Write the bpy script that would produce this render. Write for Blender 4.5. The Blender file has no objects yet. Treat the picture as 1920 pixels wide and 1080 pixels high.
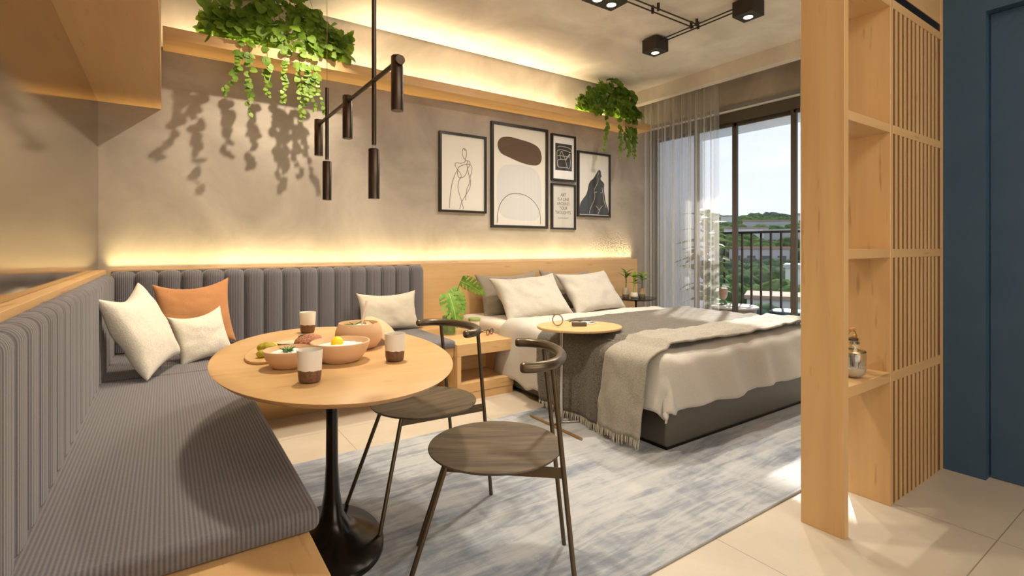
import bpy, bmesh, math, random
from math import pi, sin, cos, sqrt, radians as R
from mathutils import Vector, Matrix, Euler, noise as MN

sc = bpy.context.scene
COL = sc.collection
random.seed(7)

# ------------------------------------------------------------------ camera
cam_d = bpy.data.cameras.new('camera')
cam = bpy.data.objects.new('camera', cam_d)
COL.objects.link(cam)
YAW = math.atan2(1380, 947)
cam.location = (0, 0, 1.165)
cam.rotation_euler = (pi / 2, 0, YAW - pi / 2)
cam_d.sensor_width = 36.0
cam_d.lens = 36.0 * 947 / 1920
cam_d.shift_y = -(540 - 462) / 1920
cam_d.clip_start = 0.02
cam_d.clip_end = 3000
sc.camera = cam

# ------------------------------------------------------------------ colour management
sc.view_settings.view_transform = 'Standard'
sc.view_settings.look = 'None'
sc.view_settings.gamma = 1
sc.view_settings.use_curve_mapping = False
sc.view_settings.exposure = 0.0

# ------------------------------------------------------------------ world (pale sky with soft cloud)
w = bpy.data.worlds.new('sky')
sc.world = w
w.use_nodes = True
nt = w.node_tree
nt.nodes.clear()
tc = nt.nodes.new('ShaderNodeTexCoord')
sx = nt.nodes.new('ShaderNodeSeparateXYZ')
rp = nt.nodes.new('ShaderNodeValToRGB')
rp.color_ramp.elements[0].position = 0.0
rp.color_ramp.elements[0].color = (0.84, 0.89, 0.96, 1)
rp.color_ramp.elements[1].position = 0.45
rp.color_ramp.elements[1].color = (0.62, 0.74, 0.92, 1)
mp = nt.nodes.new('ShaderNodeMapping')
mp.inputs['Scale'].default_value = (2.0, 2.0, 9.0)
nz = nt.nodes.new('ShaderNodeTexNoise')
nz.inputs['Scale'].default_value = 1.6
nz.inputs['Detail'].default_value = 3
cr = nt.nodes.new('ShaderNodeValToRGB')
cr.color_ramp.elements[0].position = 0.38
cr.color_ramp.elements[1].position = 0.72
mx = nt.nodes.new('ShaderNodeMix')
mx.data_type = 'RGBA'
mx.inputs[7].default_value = (0.93, 0.95, 0.98, 1)
bg = nt.nodes.new('ShaderNodeBackground')
bg.inputs['Strength'].default_value = 1.2
wo = nt.nodes.new('ShaderNodeOutputWorld')
L_ = nt.links.new
L_(tc.outputs['Generated'], sx.inputs[0])
L_(sx.outputs['Z'], rp.inputs[0])
L_(tc.outputs['Generated'], mp.inputs[0])
L_(mp.outputs[0], nz.inputs['Vector'])
L_(nz.outputs['Fac'], cr.inputs[0])
L_(cr.outputs[0], mx.inputs[0])
L_(rp.outputs[0], mx.inputs[6])
L_(mx.outputs[2], bg.inputs[0])
L_(bg.outputs[0], wo.inputs[0])


# ------------------------------------------------------------------ lights
def light(name, kind, loc, energy, color, aim=None, **kw):
    d = bpy.data.lights.new(name, kind)
    d.energy = energy
    d.color = color
    for k, v in kw.items():
        setattr(d, k, v)
    o = bpy.data.objects.new(name, d)
    o.location = loc
    if aim is not None:
        o.rotation_euler = Vector(aim).to_track_quat('-Z', 'Y').to_euler()
    COL.objects.link(o)
    return o


WARM = (1.0, 0.86, 0.66)
LED = (1.0, 0.77, 0.36)
SOFT = (1.0, 0.90, 0.76)
light('sun_light', 'SUN', (10, 5, 8), 8.5, (1.0, 0.95, 0.86), (-0.84, -0.46, -0.56), angle=R(1.2))
# led strips in their grooves (wall panel, floating shelf)
light('panel_led_light', 'AREA', (2.235, 4.322, 0.985), 30, LED, (0, 0.16, 1), shape='RECTANGLE', size=5.1, size_y=0.015, spread=R(62))
light('shelf_led_light', 'AREA', (2.35, 4.18, 2.625), 36, (1.0, 0.82, 0.52), (0, 0.55, 0.85), shape='RECTANGLE', size=4.7, size_y=0.03)
# recessed ceiling spots above the banquette and the table
light('bench_spot_light', 'SPOT', (1.03, 3.57, 3.05), 190, WARM, (-0.28, 0.24, -1), spot_size=R(100), spot_blend=0.95, shadow_soft_size=0.016)
light('table_spot_light', 'SPOT', (0.80, 2.35, 3.05), 230, WARM, (-0.03, 0, -1), spot_size=R(115), spot_blend=0.7, shadow_soft_size=0.11)
light('ceiling_fill_light', 'AREA', (1.3, -0.6, 3.0), 48, SOFT, (0, 0.25, -1), shape='RECTANGLE', size=2.6, size_y=1.2)  # unseen ceiling fill added behind the camera to lift the room
light('rear_fill_light', 'AREA', (1.1, -1.5, 1.25), 34, SOFT, (0, 1, 0.12), shape='RECTANGLE', size=2.4, size_y=1.4)  # unseen upright fill added behind the camera to brighten undersides and near faces


# ------------------------------------------------------------------ material helpers
def newmat(name):
    m = bpy.data.materials.new(name)
    m.use_nodes = True
    n = m.node_tree
    b = n.nodes['Principled BSDF']
    return m, n, b


def setp(b, color=None, rough=None, metal=None, **kw):
    if color is not None:
        b.inputs['Base Color'].default_value = (*color, 1)
    if rough is not None:
        b.inputs['Roughness'].default_value = rough
    if metal is not None:
        b.inputs['Metallic'].default_value = metal
    for k, v in kw.items():
        b.inputs[k].default_value = v


def plain(name, color, rough=0.5, metal=0.0, **kw):
    m, n, b = newmat(name)
    setp(b, color, rough, metal, **kw)
    return m


def coords(n, scale=(1, 1, 1), rot=(0, 0, 0)):
    t = n.nodes.new('ShaderNodeTexCoord')
    p = n.nodes.new('ShaderNodeMapping')
    p.inputs['Scale'].default_value = scale
    p.inputs['Rotation'].default_value = rot
    n.links.new(t.outputs['Object'], p.inputs[0])
    return p.outputs[0]


def noise(n, vec, scale=1, detail=4, rough=0.5, dist=0.0):
    t = n.nodes.new('ShaderNodeTexNoise')
    t.inputs['Scale'].default_value = scale
    t.inputs['Detail'].default_value = detail
    t.inputs['Roughness'].default_value = rough
    t.inputs['Distortion'].default_value = dist
    n.links.new(vec, t.inputs['Vector'])
    return t.outputs['Fac']


def ramp(n, fac, stops):
    r = n.nodes.new('ShaderNodeValToRGB')
    e = r.color_ramp.elements
    while len(e) < len(stops):
        e.new(0.5)
    for i, (p, c) in enumerate(stops):
        e[i].position = p
        e[i].color = (*c, 1) if len(c) == 3 else c
    n.links.new(fac, r.inputs[0])
    return r.outputs[0]


def mixc(n, fac, a, b):
    x = n.nodes.new('ShaderNodeMix')
    x.data_type = 'RGBA'
    for s, v in ((0, fac), (6, a), (7, b)):
        if isinstance(v, (int, float)):
            x.inputs[s].default_value = v
        elif isinstance(v, tuple):
            x.inputs[s].default_value = (*v, 1)
        else:
            n.links.new(v, x.inputs[s])
    return x.outputs[2]


def math_(n, op, a, b=0.0):
    x = n.nodes.new('ShaderNodeMath')
    x.operation = op
    for s, v in ((0, a), (1, b)):
        if isinstance(v, (int, float)):
            x.inputs[s].default_value = v
        else:
            n.links.new(v, x.inputs[s])
    return x.outputs[0]


def bump(n, b, h, strength=0.2, dist=0.01):
    x = n.nodes.new('ShaderNodeBump')
    x.inputs['Strength'].default_value = strength
    x.inputs['Distance'].default_value = dist
    n.links.new(h, x.inputs['Height'])
    n.links.new(x.outputs[0], b.inputs['Normal'])


def wood(name, axis, c1=(0.51, 0.305, 0.130), c2=(0.62, 0.395, 0.182), fleck=(0.27, 0.13, 0.05), rough=0.42, k=1.0):
    m, n, b = newmat(name)
    s1 = [9, 9, 9]
    s1[axis] = 0.7
    s2 = [34, 34, 34]
    s2[axis] = 4.0
    g = noise(n, coords(n, s1), k, 5, 0.6, 0.4)
    col = ramp(n, g, [(0.3, c1), (0.7, c2)])
    f = noise(n, coords(n, s2), k, 2, 0.5)
    ff = ramp(n, f, [(0.66, (0, 0, 0)), (0.75, (1, 1, 1))])
    col = mixc(n, math_(n, 'MULTIPLY', ff, 0.55), col, fleck)
    n.links.new(col, b.inputs['Base Color'])
    setp(b, rough=rough)
    bump(n, b, g, 0.05, 0.004)
    return m


def plaster(name, c1, c2, rough=0.85, sc1=1.3, bmp=0.06):
    m, n, b = newmat(name)
    v = coords(n)
    a = noise(n, v, sc1, 8, 0.6, 0.6)
    col = ramp(n, a, [(0.32, c1), (0.68, c2)])
    f = noise(n, v, 28, 4, 0.6)
    col = mixc(n, math_(n, 'MULTIPLY', f, 0.18), col, c1)
    n.links.new(col, b.inputs['Base Color'])
    setp(b, rough=rough)
    bump(n, b, math_(n, 'ADD', a, math_(n, 'MULTIPLY', f, 0.3)), bmp, 0.02)
    return m


def corduroy(name, axis, c1=(0.060, 0.055, 0.064), c2=(0.152, 0.138, 0.152), pitch=0.0105):
    """ribbed cloth; the ribs repeat along `axis`"""
    m, n, b = newmat(name)
    t = n.nodes.new('ShaderNodeTexCoord')
    s = n.nodes.new('ShaderNodeSeparateXYZ')
    n.links.new(t.outputs['Object'], s.inputs[0])
    a = math_(n, 'MULTIPLY', s.outputs[axis], 2 * pi / pitch)
    wv = math_(n, 'MULTIPLY_ADD', math_(n, 'SINE', a), 0.5)
    wv.node.inputs[2].default_value = 0.5
    sc_ = [600, 600, 600]
    f = noise(n, coords(n, (140, 140, 140)), 1.0, 2, 0.6)
    col = mixc(n, wv, c1, c2)
    col = mixc(n, math_(n, 'MULTIPLY', f, 0.35), col, (0.21, 0.19, 0.19))
    n.links.new(col, b.inputs['Base Color'])
    setp(b, rough=0.9)
    b.inputs['Sheen Weight'].default_value = 0.25
    bump(n, b, math_(n, 'ADD', wv, math_(n, 'MULTIPLY', f, 0.4)), 0.5, 0.003)
    return m


def cloth(name, c1, c2, scale=300, rough=0.9, bmp=0.25, big=6, stretch=(1, 1, 1)):
    m, n, b = newmat(name)
    f = noise(n, coords(n, stretch), scale, 3, 0.6)
    g = noise(n, coords(n), big, 4, 0.5)
    col = ramp(n, f, [(0.3, c1), (0.7, c2)])
    col = mixc(n, math_(n, 'MULTIPLY', g, 0.25), col, c1)
    n.links.new(col, b.inputs['Base Color'])
    setp(b, rough=rough)
    b.inputs['Sheen Weight'].default_value = 0.15
    bump(n, b, f, bmp, 0.004)
    return m


def clear_glass(name, tint=(1, 1, 1), gloss=0.08, rough=0.0, fk=0.9):
    """thin pane: mostly transparent, a little mirror-like towards grazing"""
    m = bpy.data.materials.new(name)
    m.use_nodes = True
    n = m.node_tree
    n.nodes.clear()
    o = n.nodes.new('ShaderNodeOutputMaterial')
    tr = n.nodes.new('ShaderNodeBsdfTransparent')
    tr.inputs[0].default_value = (*tint, 1)
    gl = n.nodes.new('ShaderNodeBsdfGlossy')
    gl.inputs['Roughness'].default_value = rough
    fr = n.nodes.new('ShaderNodeFresnel')
    geo = n.nodes.new('ShaderNodeNewGeometry')
    io = math_(n, 'MULTIPLY_ADD', geo.outputs['Backfacing'], 1 / 1.45 - 1.45)
    io.node.inputs[2].default_value = 1.45
    n.links.new(io, fr.inputs[0])
    ad = math_(n, 'MULTIPLY_ADD', fr.outputs[0], fk)
    ad.node.inputs[2].default_value = gloss * 0.3
    mixs = n.nodes.new('ShaderNodeMixShader')
    n.links.new(ad, mixs.inputs[0])
    n.links.new(tr.outputs[0], mixs.inputs[1])
    n.links.new(gl.outputs[0], mixs.inputs[2])
    n.links.new(mixs.outputs[0], o.inputs[0])
    return m


def sheer(name, opacity=0.44):
    m = bpy.data.materials.new(name)
    m.use_nodes = True
    n = m.node_tree
    n.nodes.clear()
    o = n.nodes.new('ShaderNodeOutputMaterial')
    tr = n.nodes.new('ShaderNodeBsdfTransparent')
    tl = n.nodes.new('ShaderNodeBsdfTranslucent')
    df = n.nodes.new('ShaderNodeBsdfDiffuse')
    for q in (tl, df):
        q.inputs[0].default_value = (0.90, 0.87, 0.82, 1)
    m1 = n.nodes.new('ShaderNodeMixShader')
    m1.inputs[0].default_value = 0.5
    n.links.new(tl.outputs[0], m1.inputs[1])
    n.links.new(df.outputs[0], m1.inputs[2])
    f = noise(n, coords(n, (0.01, 30, 0.01)), 1.0, 4, 0.7)
    lw = n.nodes.new('ShaderNodeLayerWeight')
    lw.inputs[0].default_value = 0.35
    fac = math_(n, 'ADD', math_(n, 'MULTIPLY', f, opacity * 1.1), math_(n, 'MULTIPLY', lw.outputs['Facing'], 0.35))
    fac = math_(n, 'MINIMUM', fac, 0.95)
    m2 = n.nodes.new('ShaderNodeMixShader')
    n.links.new(fac, m2.inputs[0])
    n.links.new(tr.outputs[0], m2.inputs[1])
    n.links.new(m1.outputs[0], m2.inputs[2])
    n.links.new(m2.outputs[0], o.inputs[0])
    return m


def emit(name, color, strength):
    m, n, b = newmat(name)
    setp(b, color, 0.5)
    b.inputs['Emission Color'].default_value = (*color, 1)
    b.inputs['Emission Strength'].default_value = strength
    return m


def leafmat(name, c1, c2, scale=9, rough=0.55, spec=0.3):
    m, n, b = newmat(name)
    g = noise(n, coords(n), scale, 3, 0.5)
    col = ramp(n, g, [(0.35, c1), (0.65, c2)])
    n.links.new(col, b.inputs['Base Color'])
    setp(b, rough=rough)
    b.inputs['Specular IOR Level'].default_value = spec
    tl = n.nodes.new('ShaderNodeBsdfTranslucent')
    n.links.new(col, tl.inputs[0])
    mxs = n.nodes.new('ShaderNodeMixShader')
    mxs.inputs[0].default_value = 0.35
    out = [q for q in n.nodes if q.type == 'OUTPUT_MATERIAL'][0]
    n.links.new(b.outputs[0], mxs.inputs[1])
    n.links.new(tl.outputs[0], mxs.inputs[2])
    n.links.new(mxs.outputs[0], out.inputs[0])
    return m


# ------------------------------------------------------------------ mesh builder
class MB:
    def __init__(s):
        s.v, s.f = [], []

    def add(s, vs, fs, mat=None):
        o = len(s.v)
        if mat is not None:
            vs = [tuple(mat @ Vector(p)) for p in vs]
        s.v += [tuple(p) for p in vs]
        s.f += [tuple(i + o for i in f) for f in fs]
        return s

    def box(s, x0, x1, y0, y1, z0, z1, mat=None):
        v = [(x, y, z) for z in (z0, z1) for y in (y0, y1) for x in (x0, x1)]
        f = [(0, 2, 3, 1), (4, 5, 7, 6), (0, 1, 5, 4), (2, 6, 7, 3), (0, 4, 6, 2), (1, 3, 7, 5)]
        return s.add(v, f, mat)

    def prism(s, poly, z0, z1, mat=None):
        k = len(poly)
        v = [(x, y, z0) for x, y in poly] + [(x, y, z1) for x, y in poly]
        f = [tuple(range(k))[::-1], tuple(range(k, 2 * k))] + [(i, (i + 1) % k, k + (i + 1) % k, k + i) for i in range(k)]
        return s.add(v, f, mat)

    def tube(s, pts, r, n=12, caps=True, mat=None):
        pts = [Vector(p) for p in pts]
        rs = r if isinstance(r, (list, tuple)) else [r] * len(pts)
        vs, fs = [], []
        t0 = (pts[1] - pts[0]).normalized()
        up = Vector((0, 0, 1)) if abs(t0.z) < 0.9 else Vector((1, 0, 0))
        a = t0.cross(up).normalized()
        for i, p in enumerate(pts):
            if i == 0:
                t = t0
            elif i == len(pts) - 1:
                t = (pts[i] - pts[i - 1]).normalized()
            else:
                t = ((pts[i] - pts[i - 1]).normalized() + (pts[i + 1] - pts[i]).normalized()).normalized()
            a = (a - t * a.dot(t)).normalized()
            b = t.cross(a)
            for k in range(n):
                q = 2 * pi * k / n
                vs.append(p + (a * cos(q) + b * sin(q)) * rs[i])
        for i in range(len(pts) - 1):
            for k in range(n):
                fs.append((i * n + k, i * n + (k + 1) % n, (i + 1) * n + (k + 1) % n, (i + 1) * n + k))
        if caps:
            fs.append(tuple(range(n))[::-1])
            fs.append(tuple(range((len(pts) - 1) * n, len(pts) * n)))
        return s.add(vs, fs, mat)

    def lathe(s, prof, n=32, mat=None, sx=1.0, sy=1.0):
        vs, fs = [], []
        for r, z in prof:
            for k in range(n):
                q = 2 * pi * k / n
                vs.append((r * cos(q) * sx, r * sin(q) * sy, z))
        for i in range(len(prof) - 1):
            for k in range(n):
                fs.append((i * n + k, i * n + (k + 1) % n, (i + 1) * n + (k + 1) % n, (i + 1) * n + k))
        if prof[0][0] > 1e-6:
            fs.append(tuple(range(n))[::-1])
        if prof[-1][0] > 1e-6:
            fs.append(tuple(range((len(prof) - 1) * n, len(prof) * n)))
        return s.add(vs, fs, mat)

    def grid(s, fn, nu, nv, mat=None, keep=None):
        vs = [fn(i / nu, j / nv) for j in range(nv + 1) for i in range(nu + 1)]
        fs = []
        for j in range(nv):
            for i in range(nu):
                if keep is None or keep((i + .5) / nu, (j + .5) / nv):
                    a = j * (nu + 1) + i
                    fs.append((a, a + 1, a + nu + 2, a + nu + 1))
        return s.add(vs, fs, mat)

    def build(s, name, mat, parent=None, bevel=0.0, sub=0, ang=35, solid=0.0, weld=False, seg=2):
        me = bpy.data.meshes.new(name)
        me.from_pydata(s.v, [], s.f)
        bm = bmesh.new()
        bm.from_mesh(me)
        bmesh.ops.remove_doubles(bm, verts=bm.verts, dist=1e-5)
        bmesh.ops.recalc_face_normals(bm, faces=bm.faces)
        bm.to_mesh(me)
        bm.free()
        me.shade_smooth()
        me.set_sharp_from_angle(angle=R(ang))
        me.materials.append(mat)
        o = bpy.data.objects.new(name, me)
        COL.objects.link(o)
        if parent is not None:
            o.parent = parent
        if solid:
            k = o.modifiers.new('solid', 'SOLIDIFY')
            k.thickness = solid
            k.offset = 0
        if bevel:
            k = o.modifiers.new('bevel', 'BEVEL')
            k.width = bevel
            k.segments = seg
            k.limit_method = 'ANGLE'
            k.angle_limit = R(40)
        if sub:
            k = o.modifiers.new('sub', 'SUBSURF')
            k.levels = sub
            k.render_levels = sub
        return o


def tag(o, label, cat, group=None, kind=None):
    if label:
        o['label'] = label
    if cat:
        o['category'] = cat
    if group:
        o['group'] = group
    if kind:
        o['kind'] = kind
    return o


def thing(name, label, cat, loc=(0, 0, 0), rz=0.0, group=None, rot=None):
    o = bpy.data.objects.new(name, None)
    o.empty_display_size = 0.05
    o.location = loc
    o.rotation_euler = rot if rot is not None else (0, 0, rz)
    COL.objects.link(o)
    return tag(o, label, cat, group)


def struct(name, mb, mat, bevel=0.0, label=None, **k):
    o = mb.build(name, mat, None, bevel, **k)
    o['kind'] = 'structure'
    if label:
        o['label'] = label
    return o


def dup(root, loc, rot, label=None):
    r = root.copy()
    COL.objects.link(r)
    r.location = loc
    r.rotation_euler = rot
    if label:
        r['label'] = label
    for ch in list(root.children):
        c = ch.copy()
        COL.objects.link(c)
        c.parent = r
        for g in list(ch.children):
            d = g.copy()
            COL.objects.link(d)
            d.parent = c
    return r


def box(x0, x1, y0, y1, z0, z1):
    return MB().box(x0, x1, y0, y1, z0, z1)


def smooth_pts(pts, n=6, closed=False):
    """catmull-rom through the points"""
    P = [Vector(p) for p in pts]
    out = []
    m = len(P)
    for i in range(m if closed else m - 1):
        p1, p2 = P[i], P[(i + 1) % m]
        p0 = P[i - 1] if (i > 0 or closed) else p1
        p3 = P[(i + 2) % m] if (i + 2 < m or closed) else p2
        for k in range(n):
            t = k / n
            out.append(0.5 * ((2 * p1) + (p2 - p0) * t + (2 * p0 - 5 * p1 + 4 * p2 - p3) * t * t + (3 * p1 - p0 - 3 * p2 + p3) * t ** 3))
    if not closed:
        out.append(P[-1])
    return out


# ------------------------------------------------------------------ materials
W_X = wood('maple_grain_x', 0)
W_Y = wood('maple_grain_y', 1)
W_Z = wood('maple_grain_z', 2)
W_DARK = wood('dark_stained_oak', 0, (0.032, 0.020, 0.010), (0.135, 0.092, 0.050), (0.015, 0.009, 0.005), 0.5, 5.0)
M_WALL = plaster('burnished_concrete', (0.275, 0.235, 0.195), (0.475, 0.415, 0.35))
M_CEIL = plaster('concrete_ceiling', (0.60, 0.54, 0.455), (0.86, 0.80, 0.70), sc1=1.5)
M_WHITE = plaster('warm_white_plaster', (0.62, 0.57, 0.49), (0.68, 0.63, 0.55), sc1=3)
M_BLUE = plaster('slate_blue_paint', (0.026, 0.064, 0.115), (0.034, 0.076, 0.132), 0.6, 4, 0.2)
M_CORD_X = corduroy('grey_corduroy_x', 0)
M_CORD_Y = corduroy('grey_corduroy_y', 1)
M_BLACK = plain('black_metal', (0.012, 0.010, 0.009), 0.35, 0.6)
M_BRONZE = plain('dark_bronze', (0.075, 0.055, 0.042), 0.32, 0.9)
M_GUN = plain('gunmetal_tube', (0.115, 0.088, 0.058), 0.33, 0.75)
M_CHROME = plain('brushed_steel', (0.55, 0.53, 0.50), 0.22, 1.0)
M_BRASS = plain('aged_brass', (0.50, 0.36, 0.17), 0.35, 1.0)
M_SPOT = plain('dark_brown_lamp_paint', (0.035, 0.027, 0.020), 0.55, 0.2)
M_LEATHER = plain('dark_olive_leather', (0.075, 0.066, 0.050), 0.45)
M_FRAME = plain('black_wood_frame', (0.018, 0.013, 0.009), 0.3)
M_PAPER = plain('cream_paper', (0.72, 0.68, 0.60), 0.7)
M_PAPER2 = plain('warm_grey_paper', (0.60, 0.565, 0.48), 0.7)
M_INK = plain('charcoal_ink', (0.030, 0.028, 0.026), 0.7)
M_UMBER = plain('umber_ink', (0.10, 0.055, 0.028), 0.7)
M_GREYSHAPE = plain('pale_grey_ink', (0.62, 0.605, 0.58), 0.7)
M_CREAMLINE = plain('cream_line', (0.62, 0.57, 0.48), 0.7)
M_PANE = clear_glass('window_pane', (1, 1, 1), 0.02, 0.0, 0.5)
M_GLASS = clear_glass('clear_glass', (0.96, 0.97, 0.96), 0.15)
M_GLASSD = clear_glass('picture_glass', (1, 1, 1), 0.03, 0.02, 0.35)
M_SHEER = sheer('sheer_voile')
M_TERRA = plain('pale_terracotta', (0.66, 0.42, 0.24), 0.7)
M_CREAMF = plain('white_cream_dip', (0.86, 0.84, 0.76), 0.6)
M_IVY = leafmat('ivy_leaf', (0.085, 0.165, 0.015), (0.20, 0.31, 0.035), 14)
M_STEM = plain('plant_stem', (0.10, 0.09, 0.02), 0.7)
M_MONST = leafmat('monstera_leaf', (0.10, 0.25, 0.025), (0.27, 0.44, 0.08), 16)
M_LEAF = leafmat('glossy_leaf', (0.08, 0.15, 0.05), (0.17, 0.25, 0.09), 10, 0.6, 0.12)


# ================================================================== THE SETTING
ZC = 3.08


def tile_mat():
    m, n, b = newmat('beige_floor_tile')
    t = n.nodes.new('ShaderNodeTexCoord')
    s = n.nodes.new('ShaderNodeSeparateXYZ')
    n.links.new(t.outputs['Object'], s.inputs[0])

    def line(out, off, wd=0.0022):
        q = math_(n, 'FRACT', math_(n, 'DIVIDE', math_(n, 'ADD', out, 9.07 - off), 0.907))
        q = math_(n, 'ABSOLUTE', math_(n, 'SUBTRACT', q, 0.5))
        return math_(n, 'GREATER_THAN', q, 0.5 - wd)
    g = math_(n, 'MAXIMUM', line(s.outputs[0], 0.904), line(s.outputs[1], 0.562))
    v = coords(n)
    a = noise(n, v, 2.2, 8, 0.62, 0.3)
    col = ramp(n, a, [(0.3, (0.46, 0.395, 0.31)), (0.7, (0.56, 0.495, 0.40))])
    sp = noise(n, v, 45, 3, 0.6)
    col = mixc(n, math_(n, 'MULTIPLY', sp, 0.2), col, (0.40, 0.34, 0.265))
    col = mixc(n, g, col, (0.26, 0.22, 0.17))
    n.links.new(col, b.inputs['Base Color'])
    setp(b, rough=0.38)
    bump(n, b, math_(n, 'SUBTRACT', math_(n, 'MULTIPLY', sp, 0.1), g), 0.25, 0.004)
    return m


struct('floor', box(-0.5, 5.25, -1.7, 4.46, -0.12, 0), tile_mat())
struct('ceiling', box(-0.5, 5.25, -1.7, 4.335, ZC, ZC + 0.06).box(-0.5, 5.25, 4.30, 4.46, ZC + 0.06, ZC + 0.10), M_CEIL)
struct('wall_back', box(-0.5, 5.25, 4.36, 4.46, 0, ZC + 0.08), M_WALL)
struct('wall_left', box(-0.5, -0.38, -1.7, 4.36, 0, ZC), M_WHITE)
struct('wall_front', box(-0.38, 3.37, -1.7, -1.6, 0, ZC), M_WHITE)
DT = 2.335
rw = MB().box(3.365, 3.5, -1.6, -0.22, 0, ZC).box(3.365, 3.5, 0.738, 0.92, 0, ZC).box(3.365, 3.5, -0.22, 0.738, DT, ZC)
struct('wall_right', rw, M_BLUE)
d1 = struct('door_1', box(3.425, 3.47, -0.215, 0.733, 0.006, DT - 0.004), M_BLUE)
MB().tube([(3.405, -0.14, 1.0), (3.405, -0.02, 1.0)], 0.009).tube([(3.425, -0.14, 1.0), (3.405, -0.14, 1.0)], 0.012).build('door_handle', M_BLACK, d1)
struct('wall_side', box(3.365, 5.25, 0.92, 1.0, 0, ZC), M_WHITE)
struct('trim_1', box(4.83, 4.93, 1.0, 4.36, 2.925, ZC), M_CEIL, label='plaster beam hiding the curtain track')
struct('wall_window', box(5.12, 5.25, 1.0, 4.36, 2.70, ZC), M_WALL)
M_TRIM = plain('grey_blue_trim', (0.20, 0.205, 0.22), 0.5)
struct('trim_2', box(5.10, 5.25, 1.0, 4.36, 2.655, 2.70), M_TRIM)
struct('trim_3', box(5.09, 5.25, 1.0, 4.36, 2.643, 2.655), plain('white_trim', (0.75, 0.74, 0.72), 0.5))
# sliding balcony door
M_WFRAME = plain('bronze_aluminium', (0.085, 0.070, 0.055), 0.45, 0.4)
w1 = struct('window_1', MB().box(5.13, 5.25, 1.0, 4.36, 2.53, 2.643).box(5.13, 5.25, 1.0, 4.36, 0, 0.05).box(5.13, 5.25, 4.30, 4.36, 0.05, 2.53)
            .box(5.13, 5.25, 1.0, 1.05, 0.05, 2.53), M_WFRAME, 0.004)
ys = [4.30, 3.687, 3.222, 2.566, 1.90, 1.05]
for i in range(5):
    yb, ya = ys[i], ys[i + 1]
    xo = 5.165 if i % 2 else 5.20
    e = 0.028
    sash = MB().box(xo, xo + 0.034, yb - e, yb + (e if i else 0), 0.05, 2.53).box(xo, xo + 0.034, ya, yb, 2.495, 2.53).box(xo, xo + 0.034, ya, yb, 0.05, 0.10)
    s_ = sash.build('sash_frame', M_WFRAME, w1, 0.003)
    MB().box(xo + 0.014, xo + 0.020, ya + 0.0, yb - e, 0.10, 2.495).build('pane', M_PANE, s_)
# balcony shell
M_BAL = plaster('balcony_render', (0.60, 0.64, 0.74), (0.66, 0.70, 0.79), sc1=2)
struct('floor_balcony', box(5.25, 6.55, 0.2, 4.9, -0.2, -0.01), plain('balcony_tile', (0.30, 0.285, 0.26), 0.6))
struct('ceiling_balcony', box(5.25, 6.55, 0.2, 4.9, 2.72, 2.9), M_BAL)
struct('wall_balcony', box(5.25, 6.55, 4.56, 4.7, -0.01, 2.72), M_BAL)

# ------------------------------------------------------------------ wall panelling, ledge, mirror, shelf, cabinet
t = thing('wood_wall_panel', 'long maple wall panel behind bench and bed, glowing along its top', 'wall panel', (2.24, 4.33, 0))
MB().box(-2.55, 2.60, -0.032, -0.008, 0.0, 1.01).build('panel_board', W_X, t, 0.002)
MB().box(-2.55, 2.60, -0.008, 0.028, 0.0, 0.965).build('backing_rail', W_X, t)
MB().box(-2.53, 2.58, 0.0, 0.02, 0.966, 0.972).build('led_strip', emit('led_glow', (1, 0.7, 0.3), 4), t)
tag(MB().box(-0.379, -0.325, 0.2, 4.296, 0.0, 1.008).build('side_ledge', W_Y, None, 0.002), 'maple ledge running under the wall mirror behind bench', 'ledge')
m, n, b = newmat('bronze_mirror')
setp(b, (0.50, 0.43, 0.31), 0.10, 1.0)
t = thing('wall_mirror', 'large smoky bronze mirror filling the side wall above the bench', 'mirror', (-0.376, 2.3, 1.009))
MB().box(-0.004, 0.004, -2.1, 2.058, 0.0, 1.126).build('mirror_glass', m, t)

t = thing('overhead_cabinet', 'maple overhead cabinet hanging above the corner bench', 'cabinet', (-0.2, 2.3, 2.137))
MB().box(-0.179, 0.178, -2.0, 2.055, 0.0, 0.02).build('bottom_board', W_Y, t, 0.001)
MB().box(-0.179, 0.155, -2.0, 2.055, 0.02, 0.942).build('body', W_Y, t)
for k in range(4):
    y0 = -2.0 + k * 1.0137
    MB().box(0.156, 0.176, y0 + 0.002, y0 + 1.0117, 0.022, 0.612).build('door', W_Z, t, 0.001)
    MB().box(0.156, 0.172, y0 + 0.002, y0 + 1.0117, 0.618, 0.942).build('upper_door', W_Z, t, 0.001)

t = thing('floating_shelf', 'long maple cove shelf lit from inside, high on the plaster wall', 'shelf', (2.4, 4.2, 2.556))
MB().box(-2.415, 2.42, -0.10, 0.159, 0.0, 0.028).build('shelf_board', W_X, t, 0.001)
MB().box(-2.415, 2.42, -0.12, -0.10, 0.0, 0.077).build('front_lip', W_X, t, 0.001)
MB().box(-2.38, 2.38, -0.085, -0.065, 0.028, 0.036).build('led_strip', bpy.data.materials['led_glow'], t)

# ------------------------------------------------------------------ rug


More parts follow.
